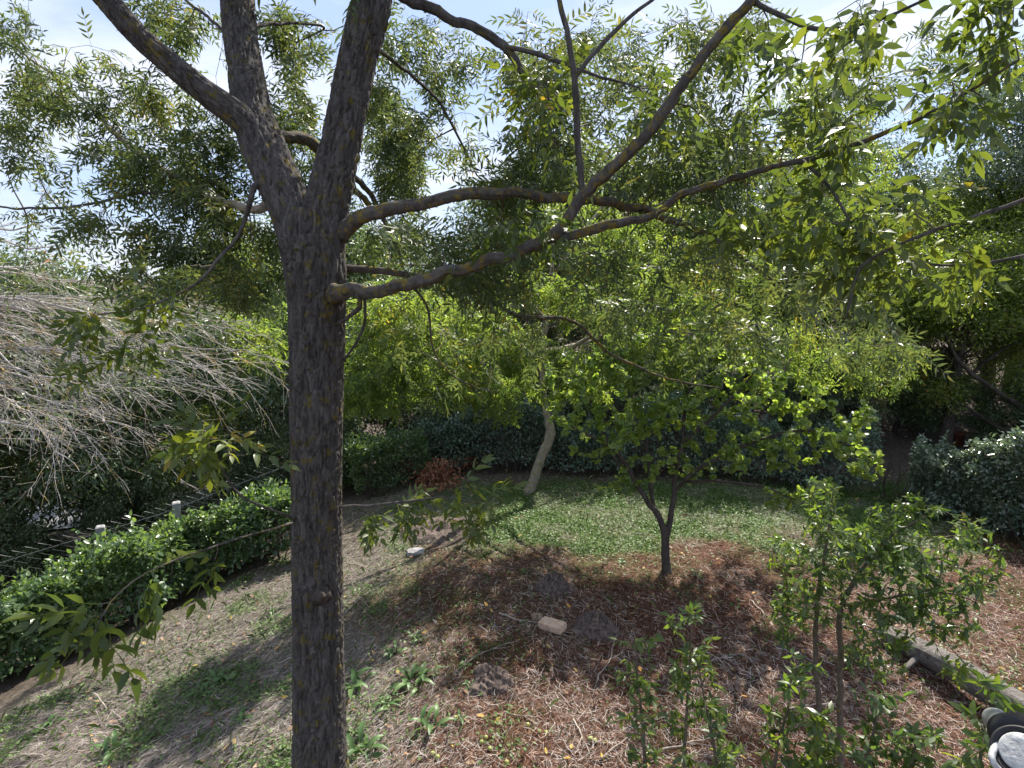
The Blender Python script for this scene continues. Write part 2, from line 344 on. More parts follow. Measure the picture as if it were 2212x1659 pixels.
def frames(d, up, scale):
    """(n,3,3) with columns x, axis d, z*"""
    d = unit(d); x = np.cross(d, up); bad = np.linalg.norm(x, axis=1) < 1e-3; x[bad] = [1, 0, 0]
    x = unit(x); z = np.cross(x, d)
    return np.stack([x, d, z], -1) * np.asarray(scale)[:, None, None]
class Leaves:
    def __init__(self, templates): self.T = templates; self.P = []; self.M = []
    def add(self, P, Mx): self.P.append(np.asarray(P)); self.M.append(np.asarray(Mx))
    def finish(self, root, mat, n_obj, piece='leaf', mass='crown', limit_near=0.3, limbs=None):
        P = np.concatenate(self.P); Mx = np.concatenate(self.M)
        d = P - CAM; cx = d[:, 0]; fy = d[:, 1]*math.cos(PITCH) - d[:, 2]*math.sin(PITCH); uy = d[:, 1]*math.sin(PITCH) + d[:, 2]*math.cos(PITCH)
        keep = ~((fy > -0.3) & (np.linalg.norm(d, axis=1) < limit_near)); P = P[keep]; Mx = Mx[keep]; cx = cx[keep]; fy = fy[keep]; uy = uy[keep]
        vis = (fy > 0.2) & (np.abs(cx) < fy*0.90) & (np.abs(uy) < fy*0.67)
        dist = np.where(vis, fy, 1e6); order = np.argsort(dist, kind='stable')
        n_obj = min(n_obj, int(vis.sum())); o = loc3(root)
        ti = rng.integers(0, len(self.T), len(P))
        meshes = [mesh_np(piece, V, Fc, mat) for V, Fc in self.T]
        for i in order[:n_obj]:
            ob = link(piece, meshes[ti[i]], root if not limbs else min(limbs, key=lambda q: float(np.min(np.linalg.norm(q[1] - P[i], axis=1))))[0])
            m4 = np.eye(4); m4[:3, :3] = Mx[i]; m4[:3, 3] = P[i] - o
            ob.matrix_local = Matrix(m4.tolist())
        rest = order[n_obj:]
        if len(rest) == 0: return None
        g = Geo()
        for k, (V, Fc) in enumerate(self.T):
            idx = rest[ti[rest] == k]
            if not len(idx): continue
            W = np.einsum('nij,kj->nki', Mx[idx], V) + P[idx][:, None, :]
            off = (np.arange(len(idx))*len(V))[:, None, None]
            g.add(W.reshape(-1, 3), [(f[None] + off).reshape(-1, f.shape[1]) for f in Fc])
        ob = link(mass, g.mesh(mass, mat, o), root); ob['kind'] = 'stuff'
        return ob

class Skel:
    """nodes of a growing branch system"""
    def __init__(self): self.P = np.zeros((60000, 3)); self.r = np.zeros(60000); self.D = np.zeros((60000, 3)); self.n = 0
    def add(self, P, r):
        k = len(P); D = unit(np.gradient(P, axis=0)); s = slice(self.n, self.n+k)
        self.P[s] = P; self.r[s] = r; self.D[s] = D; self.n += k
def grow(sk, A, twigs, leaves, n_leaf=5, size=(0.8, 1.2), droop=0.25, wind=(0, 0, 0), spread=0.9, rmax=0.011, seg=0.07, leaf_up=0.6, reach=0.30, hang=0.35, up_bias=0.1):
    n0 = sk.n
    d0 = np.array([np.min(np.linalg.norm(sk.P[:n0] - a, axis=1)) for a in A])
    for a in A[np.argsort(d0)]:
        dv = sk.P[:sk.n] - a; dist = np.linalg.norm(dv, axis=1) * (1 + 0.25*(sk.r[:sk.n] < 0.003))
        j = int(np.argmin(dist)); p0 = sk.P[j].copy(); Ln = np.linalg.norm(a - p0)
        if Ln < 0.02: continue
        k = max(3, int(Ln/seg)+1); t = np.linspace(0, 1, k)[:, None]
        side = unit(rng.normal(size=3)); mid = 0.5*(p0+a) + sk.D[j]*0.22*Ln + np.array([0, 0, up_bias])*Ln + side*0.10*Ln
        path = (1-t)**2*p0 + 2*t*(1-t)*mid + t*t*a
        path[1:-1] += rng.normal(size=(k-2, 3))*0.010*min(1, Ln/0.3)
        r0 = min(sk.r[j]*0.75, 0.0022 + 0.011*Ln, rmax); r0 = max(r0, 0.0016); rr = np.linspace(r0, 0.0013, k)
        V, Fc = tube(path, rr, 5 if r0 > 0.005 else 3, cap=False); twigs.add(V, Fc)
        sk.add(path[1:], rr[1:])
        # leaves along the last part of the twig
        lt = 1 - np.clip(rng.random(n_leaf), 0, 1) * min(1.0, reach/max(Ln, 0.05)); lt[0] = 1.0
        fi = lt*(k-1); i0 = np.clip(fi.astype(int), 0, k-2); ft = (fi-i0)[:, None]
        pos = path[i0]*(1-ft) + path[i0+1]*ft
        td = unit(path[-1]-path[-2]); dirs = td*0.55 + rng.normal(size=(n_leaf, 3))*spread*0.6 + np.array([0, 0, -droop]) + np.asarray(wind)
        ups = np.array([0, 0, leaf_up]) + rng.normal(size=(n_leaf, 3))*0.45
        leaves.add(pos, frames(dirs, ups, rng.uniform(size[0], size[1], n_leaf)))
KN = 1.0
def cl(px, py, rx, ry, d, dd, n):
    """n points in an ellipsoid around the view ray through (px,py), d metres out"""
    n = max(1, int(round(n*KN))); u = rng.normal(size=(n, 3)); u = unit(u) * (rng.random((n, 1))**(1/2.4))
    return np.array([pix(px + rx*a, py + ry*b, d + dd*e) for a, b, e in u])
def limb(name, root, pts, widths, mat, skel=None, step=0.035, sides=14, wob=0.006, bark=0.0):
    """pts: (px,py,depth); widths in 2212-frame pixels"""
    P = np.array([pix(*p) for p in pts]); r = np.array([w_/2/F*p[2] for w_, p in zip(widths, pts)])
    P, r = catmull(P, r, step)
    k = np.arange(len(P)); P = P + np.stack([fbm(k*0.23, 3.1*len(P)) - .5, fbm(k*0.23, 7.7*len(P)) - .5, fbm(k*0.23, 1.7*len(P)) - .5], 1)*wob*2*np.minimum(1, r/0.01)[:, None]
    disp = (lambda a, l, rr: bark*np.minimum(rr/.02, 1)*(fbm(np.cos(a)*3.2, np.sin(a)*3.2, l*26) - .5) + 0.22*rr*(noise(np.cos(a)*1.2+5, np.sin(a)*1.2, l*6) - .5)) if bark else None
    V, Fc = tube(P, r, sides, True, disp)
    g = Geo(); g.add(V, Fc)
    ob = link(name, g.mesh(name, mat, loc3(root)), root)
    if skel is not None: skel.add(P, r)
    return ob, P, r

# ================================================================== the setting
def zones(x, y):
    """cover of the ground: green, red-brown litter, bare soil, straw"""
    n1 = fbm(x*0.9+3, y*0.9+1, 0, 3); n2 = fbm(x*2.3+7, y*2.3, 0, 3); n3 = fbm(x*0.6+11, y*0.6, 0, 2)
    lawn = sm(5.7, 6.6, y + (n1-.5)*1.6) * sm(9.0, 8.0, y + (n2-.5)) * sm(-1.7, -0.3, x + (n1-.5)*1.2)
    lefty = sm(-0.2, -1.3, x + (n1-.5)*1.5)
    patch = sm(0.50, 0.66, n2)
    green = np.clip(lawn*(0.50+0.75*sm(.40, .58, n2)*sm(.30, .5, n1)+.15*patch) + 0.22*lefty*patch + 0.14*patch + 0.06*lefty + 0.07*sm(.35, .6, n1), 0, 1)
    red = np.clip(sm(-1.4, -0.4, x + (n3-.5)*1.2) * sm(6.8, 5.7, y + (n1-.5)) * (0.68 + 0.5*sm(.40, .58, n2*.6+n3*.4)), 0, 1)
    soil = np.clip(sm(8.0, 8.8, y + (n2-.5)*.6) + sm(0.35, 0.9, (x-HA[0])*HN[0] + (y-HA[1])*HN[1]), 0, 1)
    soil = np.maximum(soil, sm(0.52, 0.30, np.hypot((x+0.82)/1.2, y-6.55) + (n2-.5)*.3))
    return green, red, soil
def build_ground():
    def axis(lo, hi, fine_lo, fine_hi, step):
        a = np.arange(fine_lo, fine_hi, step)
        l = fine_lo - np.geomspace(step*1.5, fine_lo-lo, 46)[::-1]; h = fine_hi + np.geomspace(step*1.5, hi-fine_hi, 46)
        return np.concatenate([l, a, h])
    xs = axis(-420, 420, -6.5, 7.5, 0.055); ys = axis(-60, 420, 1.2, 10.5, 0.055)
    X, Y = np.meshgrid(xs, ys); Z = gz(X, Y)
    fine = (np.abs(X) < 8) & (Y < 11)
    Z = Z + np.where(fine, (fbm(X*14, Y*14) - .5)*0.022, 0)
    nx, ny = len(xs), len(ys)
    i = (np.arange(ny-1)[:, None]*nx + np.arange(nx-1)[None, :])
    Fq = np.stack([i, i+1, i+nx+1, i+nx], -1).reshape(-1, 4)
    g, r, s = zones(X, Y)
    col = np.stack([g, r, s, np.ones_like(g)], -1).reshape(-1, 4)
    m, n, l = newmat('ground')
    o = n.new('ShaderNodeOutputMaterial'); p = n.new('ShaderNodeBsdfPrincipled'); l.new(p.outputs[0], o.inputs['Surface'])
    p.inputs['Roughness'].default_value = 0.95; p.inputs['Specular IOR Level'].default_value = 0.1
    at = n.new('ShaderNodeVertexColor'); at.layer_name = 'cover'; sp = n.new('ShaderNodeSeparateColor'); l.new(at.outputs['Color'], sp.inputs[0])
    t = n.new('ShaderNodeTexCoord'); a = n.new('ShaderNodeTexNoise'); a.inputs['Scale'].default_value = 26; a.inputs['Detail'].default_value = 9; a.inputs['Roughness'].default_value = 0.75
    l.new(t.outputs['Object'], a.inputs['Vector'])
    b2 = n.new('ShaderNodeTexNoise'); b2.inputs['Scale'].default_value = 5; b2.inputs['Detail'].default_value = 5; l.new(t.outputs['Object'], b2.inputs['Vector'])
    straw = ramp(n, [(0.35, (0.050, 0.040, 0.034)), (0.5, (0.115, 0.095, 0.082)), (0.66, (0.25, 0.215, 0.19))]); l.new(a.outputs['Fac'], straw.inputs['Fac'])
    red = ramp(n, [(0.35, (0.030, 0.016, 0.012)), (0.52, (0.085, 0.042, 0.028)), (0.68, (0.20, 0.115, 0.080))]); l.new(a.outputs['Fac'], red.inputs['Fac'])
    grn = ramp(n, [(0.35, (0.035, 0.060, 0.018)), (0.65, (0.085, 0.145, 0.035))]); l.new(a.outputs['Fac'], grn.inputs['Fac'])
    soil = ramp(n, [(0.35, (0.045, 0.035, 0.028)), (0.65, (0.13, 0.105, 0.085))]); l.new(a.outputs['Fac'], soil.inputs['Fac'])
    last = straw.outputs['Color']
    for ch, rp_ in (('Red', None),): pass
    for chn, rr in ((1, red), (0, grn), (2, soil)):
        mr = n.new('ShaderNodeMixRGB'); fac = n.new('ShaderNodeMath'); fac.operation = 'MULTIPLY_ADD'; fac.inputs[1].default_value = 1.25; fac.use_clamp = True
        sb = n.new('ShaderNodeMath'); sb.operation = 'MULTIPLY_ADD'; sb.inputs[1].default_value = 0.9; sb.inputs[2].default_value = -0.5; l.new(b2.outputs['Fac'], sb.inputs[0])
        l.new(sp.outputs[chn], fac.inputs[0]); l.new(sb.outputs[0], fac.inputs[2])
        l.new(fac.outputs[0], mr.inputs['Fac']); l.new(last, mr.inputs['Color1']); l.new(rr.outputs['Color'], mr.inputs['Color2']); last = mr.outputs['Color']
    l.new(last, p.inputs['Base Color'])
    b = n.new('ShaderNodeBump'); b.inputs['Strength'].default_value = 0.8; b.inputs['Distance'].default_value = 0.03; l.new(a.outputs['Fac'], b.inputs['Height']); l.new(b.outputs[0], p.inputs['Normal'])
    me = mesh_np('ground', np.stack([X, Y, Z], -1).reshape(-1, 3), [Fq], m, True, {'cover': col})
    ob = link('ground', me); ob['kind'] = 'structure'; ob['label'] = 'sloping garden ground of dry straw, brown litter and green patches'
    return ob
build_ground()

# pale lane far down the slope on the left
def build_lane():
    a = ground(-140, 1128); b = ground(300, 1104); d = unit(b-a); a = a - d*8; b = b + d*2
    k = 40; t = np.linspace(0, 1, k); c0 = a[None]*(1-t)[:, None] + b[None]*t[:, None]; side = unit(np.cross(d, [0, 0, 1]))
    rows = []
    for s in (-1.1, -0.4, 0.4, 1.1):
        p = c0 + side*s; p[:, 2] = gz(p[:, 0], p[:, 1]) + 0.05; rows.append(p)
    V = np.stack(rows, 1).reshape(-1, 3); i = np.arange(k-1)[:, None]*4 + np.arange(3)[None]
    me = mesh_np('lane', V, [np.stack([i, i+1, i+5, i+4], -1).reshape(-1, 4)], plain('lane_gravel', (0.12, 0.12, 0.125), (0.19, 0.19, 0.195), 6))
    ob = link('lane', me); ob['kind'] = 'structure'
build_lane()

# ================================================================== the big ash tree in front
main = empty('ash_tree', (*pixy(690, 1659, 2.55)[:2], 0.0), 'large forked tree with grey furrowed bark and yellow lichen standing closest', 'tree')
main.location.z = float(gz(main.location.x, main.location.y)) - 0.05
SK = Skel()
def bark_disp(depth, seed):
    def f(a, l, rr):
        cx, sy = np.cos(a), np.sin(a); q = rr*0 + 0.11
        wv = (fbm(cx*2.2 + seed, sy*2.2, l*5, 2) - .5)*1.1
        n1 = noise(cx*7.6 + wv*2.5 + seed, sy*7.6, l*15 + wv*4); n2 = noise(cx*15 + seed*3, sy*15 + wv*2, l*38); n3 = noise(cx*30, sy*30+seed, l*40)
        rid = np.abs(2*n1-1); rid2 = np.abs(2*n2-1)
        h = np.minimum(rid*4.2, 1)*0.62 + np.minimum(rid2*2.6, 1)*0.32 + n3*0.14
        big = (noise(cx*1.3 + seed*5, sy*1.3, l*2.6) - .5)*0.10*rr
        return (h - 0.75)*depth + big
    return f
def trunk_part(name, pts, widths, Y=None, sides=150, step=0.0065, depth=0.019, seed=1.0, z0=None):
    P = np.array([pixy(a, b, Y) if Y else pix(a, b, d_) for a, b, d_ in pts])
    dep = np.array([np.dot(p - CAM, [0, math.cos(PITCH), -math.sin(PITCH)]) for p in P])
    r = np.asarray(widths)/2/F*dep
    if z0 is not None:
        P = np.vstack([[P[0][0]-0.02, P[0][1]+0.02, z0], P]); r = np.concatenate([[r[0]*1.45], r])
    P, r = catmull(P, r, step)
    V, Fc = tube(P, r + depth*0.3, sides, True, bark_disp(depth, seed))
    g = Geo(); g.add(V, Fc); ob = link(name, g.mesh(name, M['bark'], loc3(main)), main)
    SK.add(P[::5], r[::5]); return ob
tz = float(gz(main.location.x, main.location.y)) - 0.12
trunk_part('trunk', [(692, 1640, 0), (688, 1400, 0), (684, 1150, 0), (684, 900, 0), (685, 700, 0), (682, 590, 0), (672, 520, 0), (668, 455, 0)], [106, 98, 97, 100, 107, 122, 128, 96], Y=2.55, z0=tz)
trunk_part('stem', [(672, 590, 2.50), (636, 470, 2.50), (598, 380, 2.53), (566, 310, 2.58), (545, 240, 2.63), (530, 150, 2.7), (518, 60, 2.78), (510, -60, 2.86), (498, -260, 3.0), (470, -520, 3.2)], [92, 84, 86, 84, 72, 66, 62, 58, 48, 30], sides=110, seed=4.2, depth=0.017)
trunk_part('stem', [(690, 600, 2.52), (700, 480, 2.50), (714, 410, 2.48), (734, 320, 2.46), (752, 230, 2.44), (772, 130, 2.42), (800, 20, 2.4), (818, -90, 2.4), (850, -280, 2.45), (900, -520, 2.6)], [92, 92, 84, 78, 74, 72, 76, 66, 48, 30], sides=110, seed=8.7, depth=0.017)
trunk_part('limb', [(560, 300, 2.57), (510, 248, 2.52), (440, 196, 2.46), (360, 130, 2.40), (300, 78, 2.35), (235, 5, 2.3), (150, -90, 2.25), (40, -230, 2.2)], [56, 54, 47, 44, 42, 42, 34, 24], sides=80, seed=12.3, depth=0.012)
B, BL, BP = M['bark'], M['bark_lichen'], M['bark_pale']
LIMBS = []
def mb(pts, wd, mat=B, **k):
    o, P, r = limb('branch', main, pts, [q*.82 for q in wd], mat, SK, bark=0.013, wob=0.016, sides=30 if wd[0] > 20 else 12, step=0.018 if wd[0] > 20 else 0.035, **k); LIMBS.append((o, P[::3])); return o
mb([(560, 290, 2.62), (480, 240, 2.9), (400, 175, 3.05), (330, 110, 3.1), (250, 30, 3.15), (170, -60, 3.2)], [30, 34, 34, 33, 32, 28], BP)
mb([(590, 300, 2.75), (625, 295, 2.9), (665, 303, 3.0), (700, 330, 3.1), (745, 390, 3.3), (800, 440, 3.6)], [26, 30, 30, 26, 20, 14], BL)
mb([(735, 505, 2.5), (762, 480, 2.45), (800, 463, 2.42), (900, 440, 2.4), (1020, 416, 2.4), (1120, 420, 2.45), (1220, 428, 2.5), (1330, 440, 2.6), (1450, 475, 2.7), (1580, 540, 2.8), (1700, 640, 2.9)], [52, 38, 34, 32, 30, 27, 25, 22, 17, 12, 8], BL)
mb([(682, 655, 2.56), (716, 638, 2.47), (748, 628, 2.36), (830, 628, 2.28), (960, 592, 2.22), (1080, 556, 2.18), (1185, 515, 2.15), (1262, 420, 2.12), (1400, 283, 2.05), (1500, 145, 2.0), (1625, 0, 1.95), (1740, -130, 1.9)], [66, 52, 36, 33, 31, 30, 32, 29, 28, 26, 24, 20], BL)
mb([(1180, 518, 2.16), (1280, 494, 2.15), (1400, 464, 2.12), (1480, 422, 2.06), (1600, 378, 2.0), (1750, 342, 1.9), (1900, 292, 1.8), (2060, 215, 1.7), (2200, 130, 1.6)], [24, 22, 20, 18, 16, 14, 12, 9, 6], BL)
mb([(1258, 420, 2.12), (1250, 330, 2.12), (1247, 250, 2.1), (1240, 150, 2.08), (1226, 70, 2.06), (1205, -20, 2.05), (1180, -130, 2.0)], [18, 17, 17, 16, 14, 13, 10])
mb([(1243, 165, 2.08), (1290, 105, 2.1), (1370, 30, 2.15), (1430, -20, 2.2)], [12, 11, 10, 7])
mb([(735, 576, 2.6), (790, 582, 2.65), (860, 592, 2.7), (980, 612, 2.8), (1060, 645, 2.9), (1110, 678, 3.0), (1230, 692, 3.15), (1330, 770, 3.3), (1450, 820, 3.5), (1560, 840, 3.7)], [20, 19, 16, 13, 12, 11, 9, 7, 5, 4], BL)
mb([(870, 600, 2.55), (920, 660, 2.65), (938, 760, 2.75), (985, 815, 2.85), (1070, 850, 2.95)], [7, 6, 5, 4, 3], BL)
mb([(770, 632, 2.3), (776, 665, 2.35), (745, 690, 2.45), (720, 705, 2.5)], [15, 13, 9, 6])
mb([(790, 640, 2.4), (788, 700, 2.45), (770, 740, 2.5), (735, 790, 2.6)], [8, 8, 7, 5])
mb([(575, 448, 2.75), (530, 452, 2.9), (430, 412, 3.1), (330, 352, 3.3), (250, 290, 3.45), (150, 190, 3.6), (40, 110, 3.8)], [24, 20, 17, 14, 12, 8, 5], BP)
mb([(430, 412, 3.1), (330, 415, 3.2), (190, 440, 3.4), (60, 450, 3.6), (-60, 440, 3.8)], [9, 8, 7, 6, 4])
mb([(600, 365, 2.53), (556, 398, 2.46), (545, 430, 2.43), (528, 470, 2.5), (512, 510, 2.45), (470, 560, 2.4), (420, 615, 2.35), (330, 660, 2.3), (210, 680, 2.25)], [16, 14, 13, 10, 9, 8, 7, 5, 3])
mb([(830, -30, 2.5), (880, 0, 2.5), (980, 42, 2.5), (1075, 92, 2.5), (1120, 140, 2.5), (1180, 210, 2.55), (1190, 300, 2.6)], [26, 24, 24, 23, 20, 12, 8])
mb([(1085, 100, 2.5), (1180, 120, 2.45), (1280, 160, 2.4), (1380, 190, 2.3)], [13, 11, 8, 5])
mb([(790, 95, 2.6), (850, 130, 3.0), (940, 210, 3.4), (985, 290, 3.6), (1030, 380, 3.8)], [12, 10, 8, 6, 4])
mb([(760, 380, 2.9), (800, 420, 3.3), (850, 520, 3.6), (870, 580, 3.7)], [15, 14, 12, 8])
mb([(540, 60, 2.9), (620, 50, 3.2), (700, 60, 3.5), (640, 90, 3.6)], [10, 8, 6, 4])
mb([(520, 100, 2.8), (440, 30, 3.0), (360, -20, 3.2), (260, 20, 3.3)], [10, 8, 7, 4])
# a bough reaching in from the right edge, belonging to the same crown
mb([(1625, 0, 1.95), (1760, 60, 1.8), (1900, 40, 1.65), (2040, -20, 1.5)], [14, 11, 9, 6])
mb([(1740, 345, 1.9), (1800, 420, 1.8), (1850, 500, 1.75), (1880, 560, 1.72)], [9, 7, 6, 4])
mb([(2330, 380, 1.5), (2212, 430, 1.55), (2090, 470, 1.6), (1960, 520, 1.65), (1860, 575, 1.7), (1838, 640, 1.72), (1825, 690, 1.74)], [12, 11, 10, 9, 8, 6, 4])
mb([(2330, 520, 1.8), (2200, 555, 1.8), (2060, 572, 1.8), (1950, 560, 1.8)], [9, 8, 7, 5])
for (kx, ky, kd, kr, kl) in ((668, 545, 2.43, .022, .045), (690, 1282, 2.60, .030, .022), (648, 820, 2.52, .010, .03)):
    p0 = pix(kx, ky, kd+.03); d_ = unit(np.array([0.15, -1, 0.25])) if kx > 650 else unit(np.array([-1, -.5, .2])); P_ = p0 + d_*np.linspace(0, .03+kl, 6)[:, None]; V, Fc = tube(P_, np.array([1.7, 1.45, 1.15, 1.0, .95, .8])*kr, 24, True, lambda a, l, rr: .35*rr*(noise(np.cos(a)*3, np.sin(a)*3, l*60)-.5))
    g = Geo(); g.add(V, Fc); link('branch_stub', g.mesh('branch_stub', M['bark_dark'], loc3(main)), main)
# low shoots from the trunk
mb([(640, 1120, 2.45), (600, 1105, 2.3), (520, 1070, 2.1), (470, 1000, 2.0), (440, 945, 1.95)], [9, 7, 6, 5, 3])
mb([(630, 1130, 2.4), (560, 1150, 2.1), (430, 1190, 1.7), (320, 1235, 1.5), (240, 1300, 1.38), (200, 1375, 1.3)], [7, 6, 5, 4.5, 4, 3])
mb([(735, 1095, 2.5), (800, 1092, 2.45), (880, 1085, 2.35), (960, 1075, 2.25), (1030, 1085, 2.2)], [8, 7, 6, 5, 3])

twigs = Geo(); near = Leaves(T_ash_wide); far = Leaves(T_ash)
SK_far = SK
LEFTW = (-0.45, 0.05, 0.0)
KN = 1.0
A = [cl(50, 70, 112, 65, 3.6, .5, 10), cl(180, 165, 175, 71, 3.6, .5, 20), cl(50, 330, 87, 104, 3.6, .4, 12), cl(90, 225, 112, 65, 3.7, .5, 9), cl(320, 225, 162, 65, 3.5, .4, 18),
     cl(300, 345, 162, 65, 3.3, .4, 24), cl(430, 335, 137, 117, 3.4, .5, 40), cl(480, 440, 137, 91, 3.2, .4, 36), cl(420, 60, 75, 65, 3.4, .4, 9), cl(330, 30, 87, 52, 3.4, .4, 8),
     cl(250, 470, 100, 39, 3.2, .3, 5), cl(180, 480, 37, 26, 3.0, .2, 4), cl(390, 520, 112, 78, 3.2, .4, 20), cl(510, 560, 125, 104, 3.2, .5, 34), cl(320, 600, 137, 52, 2.7, .3, 9), cl(60, 600, 75, 78, 3.8, .3, 2)]
grow(SK, np.concatenate(A), twigs, far, 8, (0.55, 0.95), 0.15, LEFTW)
A = [cl(625, 250, 80, 110, 3.7, .5, 34), cl(650, 90, 80, 90, 3.6, .5, 16), cl(585, 30, 30, 40, 3.4, .3, 5), cl(640, 390, 60, 60, 3.9, .5, 18), cl(860, 300, 80, 90, 4.3, .7, 60), cl(820, 200, 50, 60, 3.9, .5, 18),
     cl(870, 400, 70, 40, 4.2, .5, 24), cl(860, 70, 70, 60, 3.6, .5, 16), cl(940, 190, 40, 70, 3.8, .4, 10), cl(985, 110, 40, 60, 3.6, .4, 7), cl(1000, 330, 20, 50, 3.8, .3, 3)]
grow(SK, np.concatenate(A), twigs, far, 7, (0.6, 0.95), 0.45, (0, 0, 0))
KN = 0.82
A = [cl(1150, 130, 90, 110, 3.0, .5, 42), cl(1180, 300, 90, 100, 2.9, .4, 42), cl(1120, 400, 80, 50, 2.7, .3, 22), cl(1330, 180, 120, 180, 3.4, .7, 62), cl(1500, 270, 130, 120, 3.4, .7, 50), cl(1560, 60, 150, 60, 3.2, .6, 40),
     cl(1420, 380, 150, 60, 3.0, .5, 40), cl(1640, 300, 110, 90, 3.0, .6, 34), cl(1000, 520, 150, 55, 2.6, .3, 28), cl(860, 500, 60, 40, 2.9, .3, 12), cl(1050, 590, 120, 40, 2.5, .3, 22), cl(1250, 560, 110, 40, 2.8, .4, 14),
     cl(1500, 560, 190, 70, 3.2, .6, 30), cl(1780, 620, 170, 80, 3.0, .6, 22), cl(1880, 740, 130, 60, 3.2, .5, 18), cl(1330, 660, 150, 60, 3.6, .6, 16), cl(1620, 700, 140, 80, 3.8, .6, 20), cl(2060, 120, 110, 110, 3.0, .6, 14), cl(1840, 170, 110, 90, 3.0, .5, 24)]
grow(SK, np.concatenate(A), twigs, far, 6, (0.55, 0.95), 0.35, (0.05, 0, 0))
KN = 1.0
# canopy overhead, outside the picture, that shades the garden
A = [cl(rng.uniform(-100, 1500), rng.uniform(-620, -80), 200, 100, rng.uniform(2.4, 4.8), .5, 12) for _ in range(9)]
grow(SK, np.concatenate(A), twigs, far, 6, (0.8, 1.2), 0.35, (0, 0, 0))
KN = 0.55
KN = 1.0
bare = Leaves(T_ash)
A = [cl(120, 480, 150, 80, 3.6, .4, 16), cl(200, 300, 200, 150, 3.6, .5, 26), cl(600, 120, 200, 120, 3.3, .4, 20), cl(960, 260, 90, 130, 3.7, .4, 26), cl(1250, 250, 200, 180, 2.7, .5, 40), cl(1000, 680, 200, 90, 3.0, .4, 40), cl(1350, 640, 200, 100, 2.9, .4, 34), cl(1700, 300, 220, 170, 2.3, .4, 34), cl(1750, 640, 200, 100, 2.6, .4, 26), cl(950, 760, 160, 90, 3.2, .4, 30), cl(1150, 720, 160, 80, 3.2, .4, 30), cl(1480, 740, 160, 80, 3.2, .4, 26), cl(1400, 300, 250, 200, 2.4, .5, 30)]
grow(SK, np.concatenate(A), twigs, bare, 1, (0.6, 0.9), 0.4, rmax=0.007)
far.P += bare.P; far.M += bare.M
KN = 0.55
# close boughs on the right with large leaflets
A = [cl(1650, 130, 120, 110, 2.1, .25, 22), cl(1750, 245, 120, 70, 1.8, .2, 22), cl(1860, 45, 90, 60, 1.6, .2, 12), cl(2130, 50, 80, 90, 1.6, .2, 16), cl(2070, 205, 110, 50, 1.7, .2, 15), cl(1850, 470, 170, 60, 1.85, .2, 34),
     cl(1660, 460, 130, 60, 2.2, .25, 26), cl(1960, 420, 70, 60, 1.7, .15, 9), cl(1450, 200, 90, 90, 2.2, .2, 14), cl(1180, 200, 70, 120, 2.3, .2, 20), cl(1120, 480, 120, 40, 2.1, .15, 15), cl(2060, 560, 60, 30, 1.8, .15, 7), cl(1900, 570, 120, 40, 1.9, .2, 16)]
grow(SK, np.concatenate(A), twigs, near, 3, (0.5, 0.9), 0.55, (0, 0, 0), spread=0.9, rmax=0.005)
KN = 0.5
A = [cl(430, 930, 70, 45, 1.95, .12, 9), cl(490, 960, 60, 40, 1.95, .12, 7)]
grow(SK, np.concatenate(A), twigs, near, 4, (0.6, 0.85), 0.2, (-0.2, 0, 0), rmax=0.003)
KN = 0.38
A = [cl(230, 1330, 45, 50, 1.36, .08, 9), cl(320, 1240, 40, 20, 1.5, .08, 4), cl(460, 1210, 30, 25, 1.75, .08, 2)]
grow(SK, np.concatenate(A), twigs, near, 3, (0.6, 0.85), 0.6, (-0.4, 0, -0.3), rmax=0.003)
KN = 0.6
A = [cl(1010, 1075, 70, 40, 2.2, .12, 10), cl(880, 1085, 60, 30, 2.35, .12, 6), cl(780, 1110, 40, 20, 2.4, .1, 4)]
grow(SK, np.concatenate(A), twigs, near, 4, (0.55, 0.8), 0.3, (0.3, 0, 0), rmax=0.003)
KN = 0.8
A = [cl(200, 690, 60, 25, 2.25, .1, 6), cl(270, 740, 60, 25, 2.3, .1, 5), cl(170, 790, 30, 20, 2.25, .1, 3), cl(360, 640, 60, 30, 2.35, .1, 5)]
grow(SK, np.concatenate(A), twigs, near, 3, (0.5, 0.8), 0.2, (-0.5, 0, 0), rmax=0.003)
KN = 1.0
tw = link('twigs', twigs.mesh('twigs', M['twig'], loc3(main)), main); tw['kind'] = 'stuff'
near.finish(main, M['ash_near'], 220, limbs=LIMBS); far.finish(main, M['ash'], 80, limbs=LIMBS)

